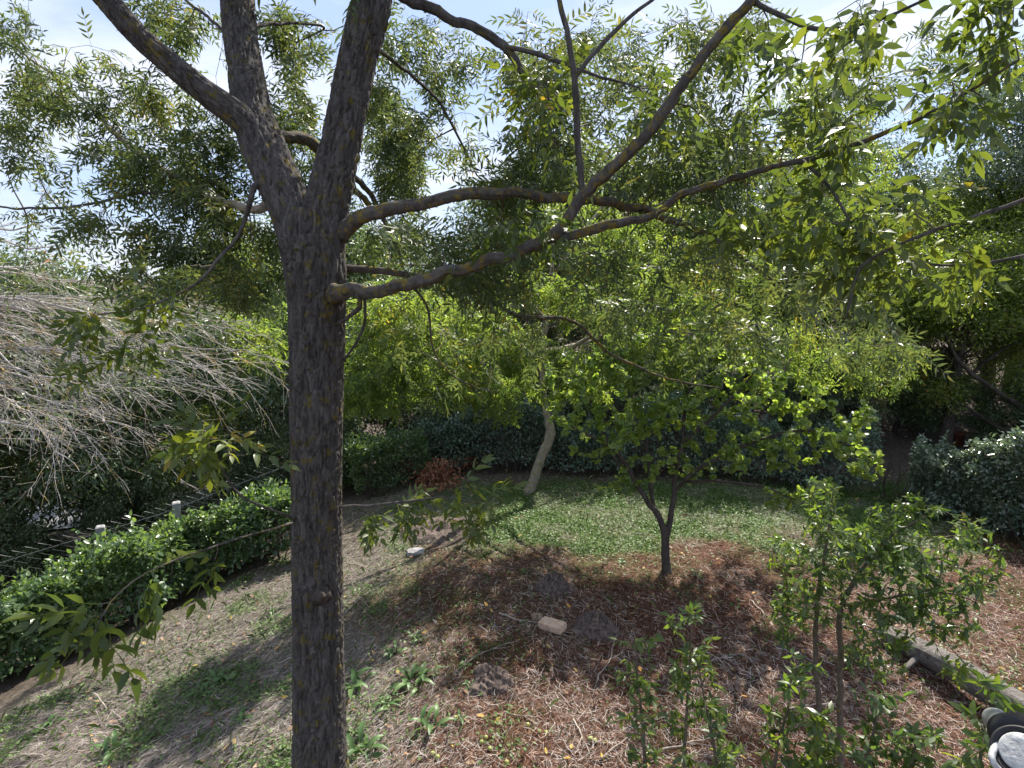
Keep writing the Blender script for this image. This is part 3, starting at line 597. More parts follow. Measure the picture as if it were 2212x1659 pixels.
# ================================================================== leaning ash behind it, on the lawn
b0 = ground(1146, 1064)
ash2 = empty('ash_tree', b0, 'slender leaning tree with pale lichen bark growing from the green lawn', 'tree')
D2 = np.dot(b0 - CAM, [0, math.cos(PITCH), -math.sin(PITCH)])
SK2 = Skel()
limb('trunk', ash2, [(1140, 1072, D2), (1152, 1040, D2), (1168, 990, D2), (1188, 940, D2), (1184, 905, D2), (1174, 860, D2), (1172, 780, D2-.05), (1180, 690, D2-.1), (1190, 600, D2-.1), (1200, 500, D2)], [25, 21, 20, 21, 16, 13, 12, 11, 9, 6], BP, SK2, 0.02, 20, 0.01, 0.006)
for pts, wd in (([(1174, 860, D2), (1080, 780, D2-.6), (960, 730, D2-1.2), (840, 720, D2-1.7)], [10, 9, 7, 4]), ([(1173, 800, D2), (1290, 720, D2-.6), (1420, 680, D2-1.2), (1560, 660, D2-1.7)], [10, 9, 7, 4]),
                ([(1180, 690, D2), (1100, 620, D2-.3), (980, 580, D2-.7), (860, 570, D2-1)], [8, 7, 6, 4]), ([(1180, 690, D2), (1300, 600, D2-.4), (1480, 560, D2-.9), (1650, 560, D2-1.2)], [8, 7, 6, 4]),
                ([(1174, 760, D2), (1260, 740, D2+.7), (1400, 700, D2+1.3), (1700, 700, D2+1.2), (1880, 740, D2+.8)], [9, 8, 6, 5, 4]), ([(1190, 600, D2), (1260, 500, D2+.2), (1350, 400, D2+.3), (1500, 320, D2)], [9, 8, 6, 4]), ([(1200, 520, D2), (1330, 470, D2-.5), (1550, 400, D2-.9), (1750, 350, D2-1)], [8, 7, 6, 4]),  ([(1174, 780, D2), (1040, 700, D2+.5), (900, 640, D2+.6), (760, 620, D2+.4)], [8, 6, 5, 4])):
    limb('branch', ash2, pts, wd, BP, SK2, 0.05, 7, 0.02)
tw2 = Geo(); lv2 = Leaves(T_ash_low)
A = [cl(830, 780, 90, 110, 5.7, .5, 70), cl(960, 800, 110, 80, 6.0, .6, 60), cl(1080, 850, 60, 50, 6.2, .4, 26), cl(860, 660, 110, 70, 5.8, .6, 50), cl(1010, 680, 110, 70, 6.2, .6, 50), cl(560, 700, 70, 100, 6.0, .6, 18),
     cl(1200, 620, 110, 80, 6.8, .7, 44), cl(1380, 640, 140, 90, 6.5, .8, 80), cl(1560, 680, 150, 100, 6.2, .7, 80), cl(1400, 760, 120, 70, 6.0, .6, 46), cl(1700, 760, 130, 90, 6.8, .7, 50), cl(1350, 520, 130, 60, 7.2, .8, 36), cl(1560, 560, 140, 50, 6.8, .7, 40), cl(1880, 780, 110, 70, 7.4, .6, 34), cl(770, 840, 50, 50, 5.6, .3, 16), cl(1400, 340, 150, 90, 7.2, .9, 18), cl(1620, 320, 150, 100, 6.8, .9, 26), cl(1800, 380, 130, 80, 6.8, .8, 18), cl(1850, 300, 130, 90, 6.4, .8, 24), cl(1750, 200, 150, 70, 6.3, .6, 16), cl(1200, 420, 60, 50, 7.5, .6, 12), cl(1180, 790, 120, 70, 6.8, .5, 40), cl(1100, 740, 100, 60, 6.8, .5, 24), cl(1280, 800, 80, 50, 7.0, .5, 20)]
grow(SK2, np.concatenate(A), tw2, lv2, 7, (0.75, 1.15), 0.5, (0, 0, 0), reach=0.4)
o_ = link('twigs', tw2.mesh('twigs', M['twig'], loc3(ash2)), ash2); o_['kind'] = 'stuff'
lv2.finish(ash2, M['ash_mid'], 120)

# ================================================================== small round-leaved tree
b0 = ground(1440, 1236); D3 = float(np.dot(b0 - CAM, [0, math.cos(PITCH), -math.sin(PITCH)]))
yt = empty('young_tree', b0, 'small multi-stemmed tree with round light green leaves on the brown litter', 'tree')
SK3 = Skel()
limb('trunk', yt, [(1442, 1245, D3), (1440, 1225, D3), (1437, 1190, D3), (1438, 1150, D3), (1440, 1135, D3)], [27, 20, 17, 16, 13], M['bark_dark'], SK3, 0.015, 18, 0.004, 0.008)
for pts, wd in (([(1438, 1165, D3), (1425, 1120, D3), (1398, 1080, D3), (1370, 1040, D3), (1345, 990, D3-.1), (1310, 960, D3-.2), (1230, 920, D3-.3)], [15, 14, 12, 10, 9, 7, 4]),
                ([(1440, 1160, D3), (1455, 1080, D3), (1460, 1020, D3), (1475, 960, D3), (1480, 880, D3+.1), (1500, 800, D3+.1)], [14, 12, 10, 9, 7, 4]),
                ([(1458, 1060, D3), (1500, 1020, D3-.1), (1560, 985, D3-.2), (1660, 945, D3-.35), (1760, 930, D3-.5), (1830, 960, D3-.6), (1900, 1000, D3-.7)], [9, 9, 8, 8, 6, 5, 3]),
                ([(1415, 1110, D3), (1405, 1040, D3+.1), (1398, 980, D3+.2), (1390, 900, D3+.3)], [10, 9, 7, 4]),
                ([(1475, 960, D3), (1540, 900, D3-.2), (1600, 840, D3-.3), (1640, 790, D3-.4)], [8, 7, 5, 3]),
                ([(1480, 1040, D3), (1560, 1040, D3-.4), (1640, 1050, D3-.7), (1720, 1080, D3-.9)], [7, 6, 5, 3]),
                ([(1398, 1080, D3), (1340, 1010, D3+.3), (1290, 900, D3+.4), (1270, 850, D3+.4)], [7, 6, 5, 3])):
    limb('branch', yt, pts, wd, M['bark_dark'], SK3, 0.03, 8, 0.012)
tw3 = Geo(); lv3 = Leaves(T_round)
A = [cl(1290, 930, 100, 70, D3-.1, .5, 44), cl(1380, 880, 110, 80, D3, .6, 60), cl(1500, 890, 110, 90, D3, .6, 66), cl(1620, 860, 100, 80, D3-.2, .5, 50), cl(1560, 980, 100, 50, D3-.2, .4, 34), cl(1690, 970, 100, 50, D3-.4, .4, 36),
     cl(1800, 950, 90, 50, D3-.6, .3, 36), cl(1870, 1000, 60, 40, D3-.7, .2, 16), cl(1440, 1000, 90, 40, D3, .4, 20), cl(1330, 1040, 50, 30, D3, .2, 10), cl(1710, 1070, 80, 30, D3-.8, .3, 20), cl(1220, 880, 50, 50, D3-.2, .3, 16), cl(1780, 1060, 60, 30, D3-.8, .2, 12),
     cl(1330, 790, 90, 60, D3+.2, .5, 36), cl(1450, 770, 100, 70, D3+.1, .5, 44), cl(1580, 770, 90, 60, D3, .5, 36), cl(1700, 830, 80, 60, D3-.3, .4, 28), cl(1760, 880, 70, 40, D3-.5, .3, 18), cl(1250, 820, 80, 60, D3+.1, .4, 22), cl(1400, 720, 100, 40, D3+.2, .5, 26), cl(1540, 710, 90, 40, D3+.1, .5, 22), cl(1660, 740, 70, 40, D3, .4, 16), cl(1850, 900, 50, 40, D3-.5, .3, 12)]
grow(SK3, np.concatenate(A), tw3, lv3, 11, (0.55, 1.0), 0.35, (0.1, 0, 0), spread=1.2, rmax=0.006, reach=0.3)
o_ = link('twigs', tw3.mesh('twigs', M['bark_dark'], loc3(yt)), yt); o_['kind'] = 'stuff'
lv3.finish(yt, M['round'], 260)

# ================================================================== sapling and suckers bottom right
def leafy_shoot(root, stems, A, mat, n_leaf, n_obj, size, tmpl=T_lance, droop=0.1, bark='twig', reach=0.25):
    sk = Skel()
    for pts, wd in stems: limb('stem', root, pts, wd, M[bark], sk, 0.02, 8, 0.008)
    tg = Geo(); lv = Leaves(tmpl)
    grow(sk, A, tg, lv, n_leaf, size, droop, (0.1, 0, 0), spread=1.1, rmax=0.004, reach=reach)
    o = link('twigs', tg.mesh('twigs', M[bark], loc3(root)), root); o['kind'] = 'stuff'
    lv.finish(root, mat, n_obj)
b0 = ground(1790, 1640)
sp = empty('sapling', pix(1795, 1720, 3.0), 'bushy green sapling on two thin stems beside the fallen log', 'sapling')
sp.location.z = float(gz(sp.location.x, sp.location.y))
q = loc3(sp); qd = float(np.dot(q - CAM, [0, math.cos(PITCH), -math.sin(PITCH)]))
ds = 2.9
KN = 2.2
A = np.concatenate([cl(1850, 1180, 140, 90, 2.8, .35, 70), cl(1780, 1090, 60, 60, 2.85, .25, 18), cl(1980, 1230, 120, 90, 2.7, .3, 50), cl(1760, 1290, 90, 70, 2.8, .3, 34), cl(1930, 1330, 120, 80, 2.7, .3, 40), cl(2060, 1320, 70, 80, 2.6, .25, 22),
                    cl(1700, 1340, 40, 60, 2.8, .2, 12), cl(2080, 1160, 60, 50, 2.6, .25, 12), cl(1880, 1420, 90, 50, 2.7, .25, 18), cl(1960, 1100, 80, 30, 2.7, .2, 12), cl(2060, 1450, 40, 30, 2.5, .2, 7), cl(2130, 1230, 50, 70, 2.5, .2, 10), cl(1690, 1200, 50, 50, 2.8, .2, 6)])
KN = 1.0
leafy_shoot(sp, [([(1778, 1700, 3.12), (1772, 1560, 3.02), (1762, 1440, 2.94), (1765, 1300, 2.86), (1785, 1180, 2.82), (1800, 1060, 2.8)], [13, 12, 11, 9, 6, 3]),
                 ([(1818, 1700, 3.12), (1815, 1560, 3.02), (1815, 1420, 2.93), (1822, 1300, 2.86), (1900, 1180, 2.75), (1990, 1120, 2.65)], [14, 13, 12, 10, 7, 3]),
                 ([(1820, 1310, 2.86), (1930, 1290, 2.75), (2040, 1280, 2.62), (2110, 1300, 2.55)], [7, 6, 4, 2])], A, M['sapling'], 7, 240, (0.5, 0.9), reach=0.3)
for k, (px, base, top, lab, n, dd) in enumerate(((1400, 1690, 1370, 'slender leafy shoot at the left end of the front undergrowth', 12, 2.55), (1475, 1700, 1330, 'tall leafy shoot with pale tip, second in the front undergrowth', 16, 2.5), (1560, 1710, 1440, 'dark green leafy shoot bending left in the front undergrowth', 18, 2.45),
                                         (1660, 1700, 1440, 'bushy dark shoot just left of the sapling stems', 18, 2.45), (1760, 1710, 1560, 'low dark leafy shoot at the foot of the sapling', 20, 2.3), (1860, 1715, 1500, 'leafy shoot right of the sapling stems near the log', 14, 2.3), (1960, 1710, 1590, 'low leafy shoot in front of the fallen log', 12, 2.2), (2110, 1700, 1490, 'dark leafy shoot next to the metal tube', 12, 1.7))):
    d = dd
    e = empty('leafy_shoot', pix(px, base+120, d), lab, 'shoot', 'leafy shoots in front')
    e.location.z = float(gz(e.location.x, e.location.y))
    lean = (-30, 20, -50, 60, 10, 40, 20, 25)[k]
    base_p = loc3(e)
    A = np.concatenate([cl(px + lean*t, base + (top-base)*t, 64, 46, d - 0.1*t, .18, max(4, int(n*.55))) for t in (0.15, 0.35, 0.55, 0.75, 0.95)])
    leafy_shoot(e, [([(px, base+60, d), (px+lean*.3, base*.7+top*.3, d), (px+lean*.7, base*.35+top*.65, d-.05), (px+lean, top, d-.1)], [8, 7, 5, 2])], A, M['sapling'], 7, 24, (0.6, 1.05), reach=0.25)

# ================================================================== bare grey shrub on the left
b0 = np.array([-5.4, 5.0]); bs = empty('bare_shrub', (*b0, float(gz(*b0))), 'leafless shrub of pale grey arching twigs behind the hedge', 'shrub')
skb = Skel(); tgb = Geo()
ends = [(640, 790, 4.9), (560, 830, 4.8), (610, 735, 5.1), (540, 710, 5.2), (500, 680, 5.3), (430, 640, 5.4), (330, 630, 5.4), (480, 862, 4.7), (400, 892, 4.6), (340, 832, 4.7), (450, 790, 4.9), (300, 952, 4.4), (220, 982, 4.3), (250, 892, 4.5), (170, 1022, 4.2), (380, 750, 5), (260, 810, 4.8), (120, 590, 5.2), (150, 550, 5.3), (80, 490, 5.3), (200, 690, 5), (100, 962, 4.3), (330, 690, 5.1), (90, 862, 4.5), (120, 770, 4.8)]
for k, (ex, ey, ed) in enumerate(ends):
    oy = 1000 + (ey-820)*0.55 + rng.uniform(-60, 60); od = 4.9 + rng.uniform(-.5, .5)
    start = np.array([bs.location.x + rng.normal()*.12, bs.location.y + rng.normal()*.12, bs.location.z])
    e = pix(ex, ey, ed); top = pix(-180 + rng.uniform(-120, 120), 640 + (ey-640)*0.62 + rng.uniform(-50, 30), od)
    mid = pix(ex*0.42, ey*0.55 + 0.45*(640 + (ey-640)*0.6) - 25, (od+ed)/2)
    P = np.array([start, 0.5*(start+top) + [-.1, 0, .05], top, mid, 0.35*mid+0.65*e + [0, 0, .05], e]); r = np.array([.020, .017, .012, .007, .0036, .0016])*rng.uniform(.7, 1.2)
    P, r = catmull(P, r, 0.05); P += (np.stack([fbm(np.arange(len(P))*.2, k*7.1+j) for j in range(3)], 1)-.5)*0.10
    g = Geo(); V, Fc = tube(P, r, 7); g.add(V, Fc); link('branch', g.mesh('branch', M['bare_twig'], loc3(bs)), bs)
    skb.add(P[len(P)//3:], r[len(P)//3:])
    # side twigs sweeping to the right along the branch
    nP = len(P); Dir = unit(np.gradient(P, axis=0))
    for q_ in range(32):
        i = int(rng.uniform(.42, .97)*nP); p0 = P[i]; d = unit(Dir[i] + rng.normal(size=3)*0.46 + [0.10, 0, -0.07]); ln = rng.uniform(.25, .85)*(1.15-.5*i/nP); kk = 8
        t = np.linspace(0, 1, kk)[:, None]; path = p0 + d*ln*t + np.array([0, 0, -.16])*ln*t*t + np.cumsum(rng.normal(size=(kk, 3)), 0)*0.008
        r0 = min(r[i]*.8, .0030); V, Fc = tube(path, np.linspace(r0, .0010, kk), 3, False); tgb.add(V, Fc)
        for s_ in range(4):
            j = rng.integers(2, kk-1); d2 = unit(d + rng.normal(size=3)*0.5); l2 = rng.uniform(.08, .30); pp = path[j] + d2*l2*np.linspace(0, 1, 4)[:, None] + np.cumsum(rng.normal(size=(4, 3)), 0)*.005
            V, Fc = tube(pp, np.linspace(.0016, .0009, 4), 3, False); tgb.add(V, Fc)
o_ = link('twigs', tgb.mesh('twigs', M['bare_twig'], loc3(bs)), bs); o_['kind'] = 'stuff'

# ================================================================== hedges
def hedge(name, label, line, height, width, mat, n, n_obj, tmpl, stems, lumps=0.22, size=(0.8, 1.35), rise=0.0):
    line = np.array(line, float); seg = np.linalg.norm(np.diff(line, axis=0), axis=1); cum = np.concatenate([[0], np.cumsum(seg)]); Lt = cum[-1]
    root = empty(name, (*line[len(line)//2], float(gz(*line[len(line)//2]))), label, 'hedge')
    def at(u):
        x = np.interp(u, cum, line[:, 0]); y = np.interp(u, cum, line[:, 1]); return x, y
    u = rng.random(n)*Lt; x, y = at(u); x2, y2 = at(np.clip(u+.05, 0, Lt)); x1, y1 = at(np.clip(u-.05, 0, Lt)); tx, ty = x2-x1, y2-y1; ln = np.hypot(tx, ty); nx, ny = -ty/ln, tx/ln
    hh = height*(1 + rise*u/Lt)*(1 + lumps*2.6*(fbm(u*1.9 + 31*height, 5.0, 0, 3)-.5)); wd = width*(0.85 + 0.9*(fbm(u*2.1, 9.0+height, 0, 2)-.35))
    # shell-biased cross-section (super-ellipse), open feet
    ang = rng.uniform(-0.35, math.pi+0.35, n); rad = np.clip(1 - np.abs(rng.normal(size=n))*0.22, 0.05, 1.12)*(1 + 0.42*(fbm(u*4, ang*2.0, 3.3, 3)-.5)*2)
    ca, sa = np.cos(ang), np.sin(ang); px = np.sign(ca)*np.abs(ca)**0.7*rad; pz = np.sign(sa)*np.abs(sa)**0.7*rad
    off = px*wd/2; z = gz(x+nx*off, y+ny*off, False) + hh*(0.42 + pz*0.58) 
    ok = z > gz(x+nx*off, y+ny*off) + 0.04 + 0.12*rng.random(n)
    sprout = noise(u*22, ang*5) > 0.74; z = z + np.where(sprout & (pz > .5), rng.random(n)*0.18, 0)
    P = np.stack([x+nx*off, y+ny*off, z], 1)[ok]
    outd = np.stack([nx*px, ny*px, pz*0.9+0.35], 1)[ok]; m = len(P)
    d = unit(outd)*0.7 + rng.normal(size=(m, 3))*0.6; up = np.array([0, 0, .8]) + rng.normal(size=(m, 3))*0.4 + unit(outd)*0.4
    lv = Leaves(tmpl); lv.add(P, frames(d, up, rng.uniform(size[0], size[1], m))); lv.finish(root, mat, n_obj, 'leaf', 'foliage')
    for k in range(stems):
        uu = (k + rng.random())*Lt/stems; sx, sy = at(uu); sx += rng.normal()*width*.18; sy += rng.normal()*width*.18; z0 = float(gz(sx, sy))-.03
        hgt = height*rng.uniform(.6, .9); kk = 7; t = np.linspace(0, 1, kk)
        path = np.stack([sx + np.cumsum(rng.normal(size=kk))*.02, sy + np.cumsum(rng.normal(size=kk))*.02, z0 + hgt*t], 1)
        g = Geo()
        for br in range(3):
            off = np.array([rng.normal()*.07, rng.normal()*.07, 0]); V, Fc = tube(path + off*t[:, None]*(br > 0)*2 + off*(br > 0)*.4, np.linspace(.009, .004, kk), 5, False); g.add(V, Fc)
        link('stem', g.mesh('stem', M['bark_dark'], loc3(root)), root)
    return root
def gl(*pts): return [tuple(ground(*p)[:2]) for p in pts]
LH = np.array(gl((-330, 1560), (-60, 1490), (215, 1370), (420, 1270), (600, 1200), (690, 1160)))
hedge('hedge', 'bright green clipped hedge along the wire fence', LH, 0.76, 0.95, M['hedge'], 40000, 300, T_hedge, 60, 0.30, (0.8, 1.95), 0.22)
LB = np.array(gl((748, 1085), (800, 1065), (860, 1045), (890, 1030)))
hedge('hedge', 'small pale green hedge bush between the big trunk and the dark back hedge', LB, 0.78, 0.7, M['hedge'], 9000, 100, T_hedge_low, 14, 0.3)
BH = np.array(gl((905, 1020), (960, 1012), (1060, 1010), (1180, 1012), (1330, 1018), (1500, 1026), (1700, 1040), (1880, 1058)))
hedge('hedge', 'dark green hedge across the back of the lawn', BH, 1.0, 0.8, M['hedge_dark'], 38000, 200, T_hedge_low, 60, 0.42, (0.8, 1.5))
RH = np.array(gl((1960, 1095), (2060, 1110), (2150, 1135), (2280, 1180), (2420, 1240)))
hedge('hedge', 'silvery glossy hedge catching the light at the garden corner, right', RH, 1.0, 1.0, M['hedge_blue'], 28000, 200, T_hedge_low, 34, 0.45, (0.9, 1.6))

# ================================================================== wire fence behind the left hedge
def fence():
    a = np.array(LH[0]); b = np.array(LH[-1]); d = unit(b-a); off = np.array([HN[0], HN[1]])*0.42
    a2, b2 = a+off, b+off; Lt = np.linalg.norm(b2-a2)
    root = empty('wire_fence', (*(0.5*(a2+b2)), float(gz(*(0.5*(a2+b2))))), 'grey chain-link fence with square concrete posts behind the bright hedge', 'fence')
    o = loc3(root); wire = plain('galvanised_wire', (0.25, 0.255, 0.26), (0.36, 0.36, 0.37), 30, 0.55, 0.1, 0.3)
    conc = plain('concrete_post', (0.18, 0.18, 0.185), (0.33, 0.33, 0.335), 18, 0.9, 0.6)
    H = 1.04; pitch = 0.105; n = int(Lt/pitch)
    nk = 20; k = np.arange(nk); prof = np.stack([np.where(k % 2 == 0, -.5, .5)*pitch*1.05, np.where(k % 2 == 0, -1, 1)*.002, H - k*0.055], 1)
    V, Fc = tube(prof, 0.0018, 4, False)
    me = mesh_np('wire', V, Fc, wire)
    def base(u): p = a2 + d*u; return np.array([p[0], p[1], float(gz(p[0], p[1], False))])
    for i in range(n):
        ob = link('wire', me, root); ob.location = base(i*pitch) - o; ob.rotation_euler = (0, 0, math.atan2(d[1], d[0]))
    for h in (0.96, 0.5):
        P = np.array([base(u) + [0, 0, h] for u in np.linspace(0, Lt, 30)]); g = Geo(); V, Fc = tube(P, 0.002, 5); g.add(V, Fc); link('tension_wire', g.mesh('tension_wire', wire, o), root)
    # posts
    for px, py in ((215, 1190), (379, 1095), (-60, 1300)):
        tt = np.linspace(0, Lt, 400); PP = np.array([base(u) + [0, 0, 1.0] for u in tt]); dd = PP - CAM
        sx = 1106 + F*dd[:, 0]/(dd[:, 1]*math.cos(PITCH) - dd[:, 2]*math.sin(PITCH)); u = tt[int(np.argmin(np.abs(sx-px)))]
        bp = base(u); s = 0.042; hgt = 1.02
        V = []; 
        for z, q in ((-.2, s), (hgt-.012, s), (hgt, s-.012)):
            for cx, cy in ((-1, -1), (1, -1), (1, 1), (-1, 1)): V.append([cx*q, cy*q, z])
        V = np.array(V); Fc = [[0, 1, 5, 4], [1, 2, 6, 5], [2, 3, 7, 6], [3, 0, 4, 7], [4, 5, 9, 8], [5, 6, 10, 9], [6, 7, 11, 10], [7, 4, 8, 11], [8, 9, 10, 11], [3, 2, 1, 0]]
        ob = link('post', mesh_np('post', V, [np.array(Fc)], conc, False), root); ob.location = bp - o + np.array([*(off*0.12), 0]); ob.rotation_euler = (0, 0.03, math.atan2(d[1], d[0]))
fence()

# ================================================================== trees beyond the hedges
def tree_proto(name, h, rx, crown_lo, n_clump, n_leaf, leaf, mat, bark, seed, lean=0.0, flat=0.8):
    """returns list of (partname, mesh, kind) for a tree at the origin"""
    r = np.random.default_rng(seed); parts = []
    kk = 9; t = np.linspace(0, 1, kk); tr = np.stack([lean*t*h + np.cumsum(r.normal(size=kk))*.04, np.cumsum(r.normal(size=kk))*.04, h*0.8*t - .15], 1)
    rad = 0.028*h*(1-t*.85) + .012; P, rr = catmull(tr, rad, .12); g = Geo(); V, Fc = tube(P, rr*(1 + 0.5*np.exp(-np.arange(len(P))*.5)), 12, True, lambda a, l, q: .16*q*(noise(np.cos(a)*3, np.sin(a)*3, l*4)-.5)); g.add(V, Fc)
    parts.append(('trunk', g.mesh('trunk', M[bark]), None))
    C = []
    while len(C) < n_clump:
        u = unit(r.normal(size=3))*r.random()**(1/3.2); z = crown_lo + (h-crown_lo)*(0.5+0.5*u[2]); wz = 1.0 - 0.45*max(0, u[2])
        C.append([u[0]*rx*wz + lean*h*.6, u[1]*rx*wz, z])
    C = np.array(C)
    for k in range(7):
        c1 = C[r.integers(len(C))]; i = int(np.clip((c1[2]*.6)/(h*.8), .18, .8)*len(P)); p0 = P[i]; tt = np.linspace(0, 1, 7)[:, None]
        path = (1-tt)**2*p0 + 2*tt*(1-tt)*(0.5*p0+.5*c1 + [0, 0, .25]) + tt*tt*c1; path[1:-1] += r.normal(size=(5, 3))*.04
        g = Geo(); V, Fc = tube(path, np.linspace(rr[i]*.55, .008, 7), 6); g.add(V, Fc); parts.append(('branch', g.mesh('branch', M[bark]), None))
    tg = Geo()
    for c1 in C:
        i = int(np.clip((c1[2]*.7)/(h*.8), .15, .95)*len(P)); p0 = P[min(i, len(P)-1)]; tt = np.linspace(0, 1, 6)[:, None]; path = p0 + (c1-p0)*tt + np.array([0, 0, .3])*tt*(1-tt); path[1:-1] += r.normal(size=(4, 3))*.05
        V, Fc = tube(path, np.linspace(.016, .004, 6), 3, False); tg.add(V, Fc)
    parts.append(('twigs', tg.mesh('twigs', M[bark]), 'stuff'))
    ci = r.integers(0, n_clump, n_leaf); cr = rx*r.uniform(.14, .30, n_clump)
    off = unit(r.normal(size=(n_leaf, 3)))*(r.random((n_leaf, 1))**(1/2.2))*cr[ci][:, None]*np.array([1.25, 1.25, flat]); pos = C[ci] + off
    d = unit(off + 1e-6)*.6 + r.normal(size=(n_leaf, 3))*.6 + [0, 0, -.25]; up = np.array([0, 0, .8]) + r.normal(size=(n_leaf, 3))*.5
    V, Fc = leaflet(leaf, leaf*.45, .2, 0, .35); Mx = frames(d, up, r.uniform(.7, 1.3, n_leaf)); W = np.einsum('nij,kj->nki', Mx, V) + pos[:, None, :]
    f = Fc[0]; parts.append(('crown', mesh_np('crown', W.reshape(-1, 3), [(f[None] + (np.arange(n_leaf)*4)[:, None, None]).reshape(-1, 3)], M[mat]), 'stuff'))
    return parts
PR = {'oak': tree_proto('oak', 5.2, 2.3, 0.75, 95, 46000, .085, 'oak', 'bark_dark', 1), 'oak2': tree_proto('oak2', 6.4, 2.5, 1.3, 100, 46000, .085, 'oak', 'bark_dark', 2),
      'green': tree_proto('green', 6.0, 2.4, 1.4, 95, 42000, .09, 'green_tree', 'bark_dark', 3), 'holm': tree_proto('holm', 7.2, 2.9, 1.9, 120, 52000, .085, 'holm', 'bark_dark', 4),
      'bush': tree_proto('bush', 2.4, 1.5, 0.1, 60, 24000, .07, 'oak', 'bark_dark', 5)}
def tree(proto, name, label, x, y, sc=1.0, rot=0.0, cat='tree', group='trees beyond the hedges', zs=1.0):
    e = empty(name, (x, y, float(gz(x, y, False))-.02), label, cat, group); e.scale = (sc, sc, sc*zs); e.rotation_euler = (0, 0, rot)
    for nm, me, kind in PR[proto]:
        o = link(nm, me, e)
        if kind: o['kind'] = kind
    return e
tl = [('oak', 'dark_tree', 'dark leafy tree with low crown behind the bare twigs, left', -6.6, 8.6, 0.92, .3),
      ('oak', 'dark_tree', 'dark tree just left of the big trunk beyond the fence', -3.5, 10.2, 0.95, 2.1),
      ('oak2', 'dark_tree', 'dark tree at the far left edge above the lane', -10.4, 10.8, 0.95, 4.0),
      ('green', 'green_tree', 'olive green tree top rising left of the big trunk', -6.4, 13.5, 1.02, 1.0),
      ('oak2', 'dark_tree', 'dark tree straight behind the big trunk, farther off', -3.2, 14.8, 0.9, 5.0),
      ('oak', 'dark_tree', 'shaded tree behind the dark back hedge, centre', 0.1, 11.6, .88, .8),
      ('green', 'green_tree', 'leafy tree behind the leaning trunk', 2.6, 12.6, .86, 2.6),
      ('oak2', 'dark_tree', 'shaded tree behind the round-leaved tree', 5.0, 12.0, 0.82, 3.9),
      ('holm', 'evergreen_tree', 'tall grey green evergreen at the right edge', 10.6, 11.8, 1.0, .4),
      ('holm', 'evergreen_tree', 'grey green evergreen behind the yellowing boughs, right', 8.2, 15.0, 0.86, 2.2),
      ('green', 'green_tree', 'light green tree low at the right edge over the glossy hedge', 7.7, 9.7, 0.66, 1.3),
      ('oak', 'dark_tree', 'dark tree with crown near the ground beside the lane', -8.4, 8.0, 0.72, 1.7), ('green', 'green_tree', 'light green tree standing just behind the back hedge, right of the round-leaved tree', 6.2, 10.3, 0.72, 2.9), ('green', 'green_tree', 'leafy tree between the back hedge and the evergreen, right', 9.4, 11.2, 0.8, 5.1),
      ('oak2', 'dark_tree', 'distant dark tree in the middle gap', 1.0, 18.0, 0.9, 1.1), ('green', 'green_tree', 'distant green tree right of the middle', 5.2, 18.5, 0.85, 4.1), ('oak', 'dark_tree', 'distant dark tree at left under the sky', -9.5, 18.0, 1.15, 2.0)]
for a in tl: tree(*a)
bl = [('bush', 'bush', 'dark low bush under the back trees, left of centre', -1.6, 10.3, 0.8, .2), ('bush', 'bush', 'dark low bush behind the back hedge at centre', 0.9, 10.3, .75, 1.6), ('bush', 'bush', 'dark low bush behind the back hedge, right of the leaning trunk', 3.2, 10.5, .8, 3.1),
      ('bush', 'bush', 'low bush beside the brown bank at right', 5.6, 10.2, .6, 4.4), ('bush', 'bush', 'dark bush below the bare twigs beyond the fence', -5.3, 8.0, .55, 5.2), ('bush', 'bush', 'dark bush beyond the far end of the bright hedge', -3.1, 8.9, .6, 2.2), ('bush', 'bush', 'dark bush filling the shade left of the big trunk', -4.2, 9.0, .6, 1.2), ('bush', 'bush', 'dark bush behind the bucket', 7.4, 10.6, .75, .9), ('bush', 'bush', 'dark bush at the right edge behind the glossy hedge', 8.6, 9.2, .6, 2.9), ('bush', 'bush', 'dark bush beside the lane at the left edge', -6.9, 7.0, .62, 3.9)]
for a in bl: tree(*a, 0 and 1 or 'bush', 'bushes under the trees')
# far wood on the hillside
def far_wood():
    n = 60000; r = np.random.default_rng(33); ang = r.uniform(R(-75), R(75), 420); dist = r.uniform(42, 110, 420); cx = np.sin(ang)*dist; cy = np.cos(ang)*dist; cz = gz(cx, cy, False)
    ci = r.integers(0, 420, n); u = unit(r.normal(size=(n, 3))); rad = r.uniform(2.0, 3.4, 420)[ci]; pos = np.stack([cx[ci], cy[ci], cz[ci]+2.2], 1) + u*rad[:, None]*np.array([1.1, 1.1, .95])*(1-.25*r.random((n, 1)))
    V, Fc = leaflet(.75, .45, .2, 0, .35); Mx = frames(u*.6+r.normal(size=(n, 3))*.6, np.array([0, 0, .8])+r.normal(size=(n, 3))*.5, r.uniform(.6, 1.2, n)); W = np.einsum('nij,kj->nki', Mx, V) + pos[:, None, :]
    o = link('far_wood', mesh_np('far_wood', W.reshape(-1, 3), [(Fc[0][None] + (np.arange(n)*4)[:, None, None]).reshape(-1, 3)], M['oak'])); o['kind'] = 'stuff'; o['label'] = 'distant wooded hillside along the horizon'; o['category'] = 'wood'
far_wood()
